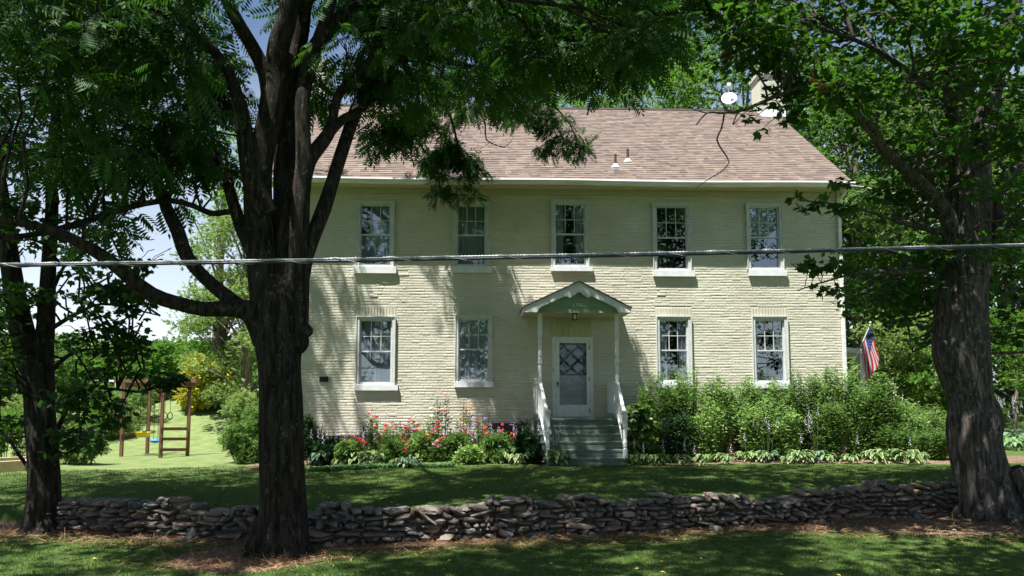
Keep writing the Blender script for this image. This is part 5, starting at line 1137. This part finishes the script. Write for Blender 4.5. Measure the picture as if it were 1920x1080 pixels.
# left yard
bush('forsythia_bush', 'golden yellow bush on the bank behind the swing set', px2x(392, 35), 35, 2.1, 1.5, m_yellow, 3600, 'bush', [spray(8, .2, .12, .09, 1)], seed=7)
for k, (px, y, H, R, mt_, lb) in enumerate(((120, 22, 1.4, .7, m_lime, 'leafy shrub just right of the far left trunk'), (165, 21.5, 1.1, .6, m_shrub, 'low shrub with a bare stem left of the swing set'), (225, 31, 1.7, 1.0, m_lime, 'bright shrub behind the left post of the swing set'), (262, 33, 1.9, 1.1, m_shrub, 'shrub behind the yellow swing'), (190, 30, 2.0, 1.1, m_bgleaf, 'shrub behind the left shrubs on the bank'), (20, 23, 1.4, .8, m_bgleaf, 'leafy shrub at the left edge above the timber frame'), (330, 38, 1.1, .8, m_ever, 'dark low shrub on the bank behind the swing set'), (60, 34, 2.0, 1.4, m_lime, 'pale shrub far behind the left trunk'))):
    bush('yard_shrub', lb, px2x(px, y), y, H, R, mt_, 1800, 'shrub', None, None, 9, 200+k)
# swing set
sw = thing('swing_set', 'brown wooden swing set with rungs, yellow seat and hanging rings on the left lawn', 'swing set', (px2x(296, 25), 25, gz(px2x(296, 25), 25)))
def post(px, y, pt, lb_=None):
    x = px2x(px, y); g = MB(); g.box((x-.045, y-.045, gz(x, y)-.1), (x+.045, y+.045, at(px, pt, y).z)); g.build('post', m_wood, sw); return x
ya, yb = 24.6, 26.4
P1 = post(307, ya, 716); P2 = post(357, ya+.5, 718); P3 = post(234, ya+.4, 716); P4 = post(282, yb, 722)
def beam(a, b, w_=.09, h=.12, name='beam', mat=m_wood): g = MB(); g.bar(a, b, w_, h); return g.build(name, mat, sw)
for py in (804, 823, 843): beam((P1, ya-.08, at(300, py, ya).z), (P2, ya+.42, at(350, py, ya+.4).z), .04, .09, 'rung')
beam((P3, ya+.32, at(260, 816, ya+.4).z), (P4, yb-.1, at(260, 816, ya+.4).z), .04, .09, 'rung')
zt_ = at(300, 722, ya).z+.02; beam((P3-.1, ya+.4, zt_), (P4+.1, yb, zt_), .1, .14); beam((P1-.1, ya, zt_+.0), (P2+.1, ya+.5, zt_), .1, .14); beam(((P3+P4)/2-.6, ya+.9, zt_+.12), ((P1+P2)/2+.6, ya+.3, zt_+.12), .12, .14)
m_yel, m_blu, m_redp = M('yellow_plastic', (.75, .55, .05), (.7, .5, .04), 9, .4), M('blue_plastic', (.05, .25, .7), (.04, .2, .6), 9, .4), M('red_plastic', (.7, .05, .05), (.6, .04, .04), 9, .4)
def rope(px, y, z0, z1, mat=m_dark, r_=.008): x = px2x(px, y); g = MB(); g.tube([(x, y, z0), (x, y, z1)], r_, 5); g.build('rope', mat, sw); return x
yz = 25.5; zs1 = at(274, 815, yz).z; 
x = rope(266, yz, zs1, zt_); x2 = rope(279, yz, zs1, zt_); g = MB(); V = [(-.2, -.12, .07), (.2, -.12, .07), (.22, .12, .09), (-.22, .12, .09), (-.13, -.08, -.08), (.13, -.08, -.08), (.14, .1, -.07), (-.14, .1, -.07)]
g.add([((x+x2)/2+a, yz+b, zs1+c) for a, b, c in V], [(4,5,6,7), (0,4,7,3), (1,2,6,5), (0,1,5,4), (3,7,6,2)]); o = g.build('swing_seat', m_yel, sw); o['label'] = 'yellow bucket seat'
zs2 = at(296, 827, yz).z; x = rope(293, yz, zs2, zt_); rope(301, yz, zs2, zt_); g = MB(); g.lathe((x+.06, yz, zs2), [(.05, -.06), (.15, -.02), (.17, .02), (.1, .03), (.04, .08)], 12); o = g.build('swing_seat', m_blu, sw); o['label'] = 'round blue seat'
zr = at(322, 780, 25).z
for px in (312, 322):
    x = rope(px, 25.1, zr+.1, zt_); V = [(x+.075*math.cos(a), 25.1, zr+.1*math.sin(a)) for a in np.linspace(0, 2*math.pi, 15)]; g = MB(); g.tube(V, .014, 6); g.build('ring', m_dark, sw)
for py in (729, 739): v = at(303, py, 25.6); g = MB(); g.box((v.x-.11, 25.58, v.z-.02), (v.x+.09, 25.62, v.z+.03)); o = g.build('trapeze_bar', m_redp, sw)
# clothes drier behind the swing set
v = at(217, 716, 33); cd = thing('clothes_dryer', 'pale metal umbrella clothes dryer behind the left end of the swing set', 'clothes dryer', (v.x, 33, gz(v.x, 33)))
g = MB(); g.tube([(v.x, 33, gz(v.x, 33)), (v.x, 33, v.z+.1)], .03, 8); g.build('pole', m_flash, cd); g = MB()
for a in (0, 1.57, 3.14, 4.71): g.tube([(v.x, 33, v.z), (v.x+.9*math.cos(a+.4), 33+.9*math.sin(a+.4), v.z+.08)], .022, 6)
for r_ in (.45, .8): g.tube([(v.x+r_*math.cos(a+.4), 33+r_*math.sin(a+.4), v.z+.05) for a in (0, 1.57, 3.14, 4.71, 6.28)], .01, 4)
g.build('arm', m_flash, cd)
# timber frame at the left edge
a, b = at(0, 868, 17.6), at(56, 859, 19.6); tf = thing('timber_frame', 'pale raw lumber sandbox frame on the lawn at the left edge', 'sandbox', (a.x, 18.6, gz(a.x, 18.6)))
for k, (o1, h_) in enumerate(((0, .0), (1.4, .02))):
    g = MB(); g.bar((a.x-2.2, 17.3+o1, gz(a.x, 18)+.12+h_), (b.x+.1, 19.2+o1, gz(b.x, 19)+.12+h_), .14, .24); g.build('timber', m_tan, tf)
g = MB(); g.bar((b.x+.1, 19.2, gz(b.x, 19)+.10), (b.x-.6, 20.8, gz(b.x, 19)+.10), .12, .22); g.build('timber', m_tan, tf)
g = MB(); x = px2x(10, 34); pts = [(x+dx, 34+dy, gz(x+dx, 34+dy)+.03) for dx, dy in ((-6, -3), (1.5, -3), (3, 2), (-6, 3))]; g.quad(pts); g.build('path', m_tan, kind='structure')

# ------------------------------------------------------------------ overhead cable
DC = 7.5; P = []; xs = np.linspace(-150, 2070, 330); yy = 480.5-(xs-960)*.0192-.0000035*(xs-960)**2*1.0+.6
cb = thing('utility_cable', 'overhead black cable lashed to a bright twisted steel strand crossing the view', 'cable', (0, DC, 3.4))
A = [at(px, py, DC) for px, py in zip(xs, yy)]; g = MB(); g.tube([p+Vector((0, 0, -.013)) for p in A], .0125, 8); g.build('sheathed_cable', m_cable, cb, smooth=True)
g = MB()
for s_ in range(3):
    V = []; 
    for p in np.linspace(0, len(A)-1.001, 1500):
        i = int(p); q = A[i].lerp(A[i+1], p-i); a = q.x*2*math.pi/.10+s_*2.094; V.append((q.x, q.y+.005*math.cos(a), q.z+.009+.005*math.sin(a)))
    g.tube(V, .0052, 5, cap=False)
g.build('steel_strand', m_wire, cb, smooth=True)
g = MB(); V = []
for p in np.linspace(0, len(A)-1.001, 2600):
    i = int(p); q = A[i].lerp(A[i+1], p-i); a = q.x*2*math.pi/.52; V.append((q.x, q.y+.021*math.cos(a), q.z-.003+.0245*math.sin(a)))
g.tube(V, .0022, 4, cap=False); g.build('lashing_wire', m_wire, cb)
# wire from the tree to the house corner
a, b = at(1618, 350, 19.6), at(1790, 384, 17.5); g = MB(); g.tube([Vector((XR-.3, YF-.05, at(1570, 345, YF).z)), a, a.lerp(b, .5)+Vector((0, 0, -.03)), b, at(1960, 420, 15)], .014, 6); o = g.build('service_wire', m_wire); o['label'] = 'thin service wire running from the right eave into the maple'; o['category'] = 'wire'

# ------------------------------------------------------------------ grass, fallen needles and leaves
n = 330000; y = 8.6+(19.2-8.6)*rng.random(n)**1.15; x = (rng.random(n)*2-1)*(y*.70+.6)+y*.035
dw = wall_y(x)-y; keep = ~((dw > -.30) & (dw < .32)) & (dirt_at(x, y) < .35+.35*rng.random(n)) & ~((y > 17.75) & (x > bx(570))) & (vn(x, y, 1.3, 5)+rng.random(n)*1.2 > -.3)
x, y = x[keep], y[keep]; n = len(x); z = ground(x, y)-.005
V = np.array([(0, -.0035, 0), (0, .0035, 0), (.032, .002, .006), (.032, -.002, .006), (.058, 0, -.002)]); 
Fq = np.array([(0, 1, 2, 3)]); D = np.stack([rng.normal(size=n)*.45, rng.normal(size=n)*.45, np.full(n, 1.)], 1); U = np.stack([rng.normal(size=n), rng.normal(size=n), np.zeros(n)], 1)
g = MB(); sc = (.45+.75*rng.random(n))*(1+.35*vn(x, y, 2.2, 9)); place(g, (V[:4], Fq), np.stack([x, y, z], 1), D, U, sc, np.clip(rng.random(n)*.6+.25+.3*vn(x, y, .8, 4), 0, 1), q=np.array([0, 0, .5, .5])*1.0)
o = g.build('grass', m_grassb); o['kind'] = 'stuff'
g = MB(); n = 15000; x = rng.uniform(-9.5, 12, n); y = wall_y(x)-.2-rng.random(n)**1.5*(1.0+1.4*sm(x, 4, 8)); k = int(n*.12); x[:k] = -3.05+rng.normal(size=k)*.6; y[:k] = 10.45+rng.normal(size=k)*.28; z = ground(x, y)+.004+rng.random(n)*.03
place(g, (np.array([(0, -.003, 0), (0, .003, 0), (.11, .002, 0), (.11, -.002, 0)]), Fq), np.stack([x, y, z], 1), np.stack([rng.normal(size=n), rng.normal(size=n), rng.normal(size=n)*.25], 1), np.array([[0, 0, 1.]])+rng.normal(size=(n, 3))*.4, rng.uniform(.5, 1.6, n), rng.random(n))
m_need = leafmat('dry_needle', (.13, .07, .04), (.38, .22, .11), .1); o = g.build('fallen_needles', m_need); o['kind'] = 'stuff'
g = MB(); n = 260; y = rng.uniform(8.8, 17, n); x = (rng.random(n)*2-1)*y*.66; z = ground(x, y)+.035; m_fall = leafmat('fallen_leaf', (.35, .30, .05), (.6, .5, .15), .2)
place(g, leaf(.07, .035), np.stack([x, y, z], 1), np.stack([rng.normal(size=n), rng.normal(size=n), np.zeros(n)], 1), np.array([[0, 0, 1.]])+rng.normal(size=(n, 3))*.3, rng.uniform(.6, 1.2, n), rng.random(n)); o = g.build('fallen_leaves', m_fall); o['kind'] = 'stuff'
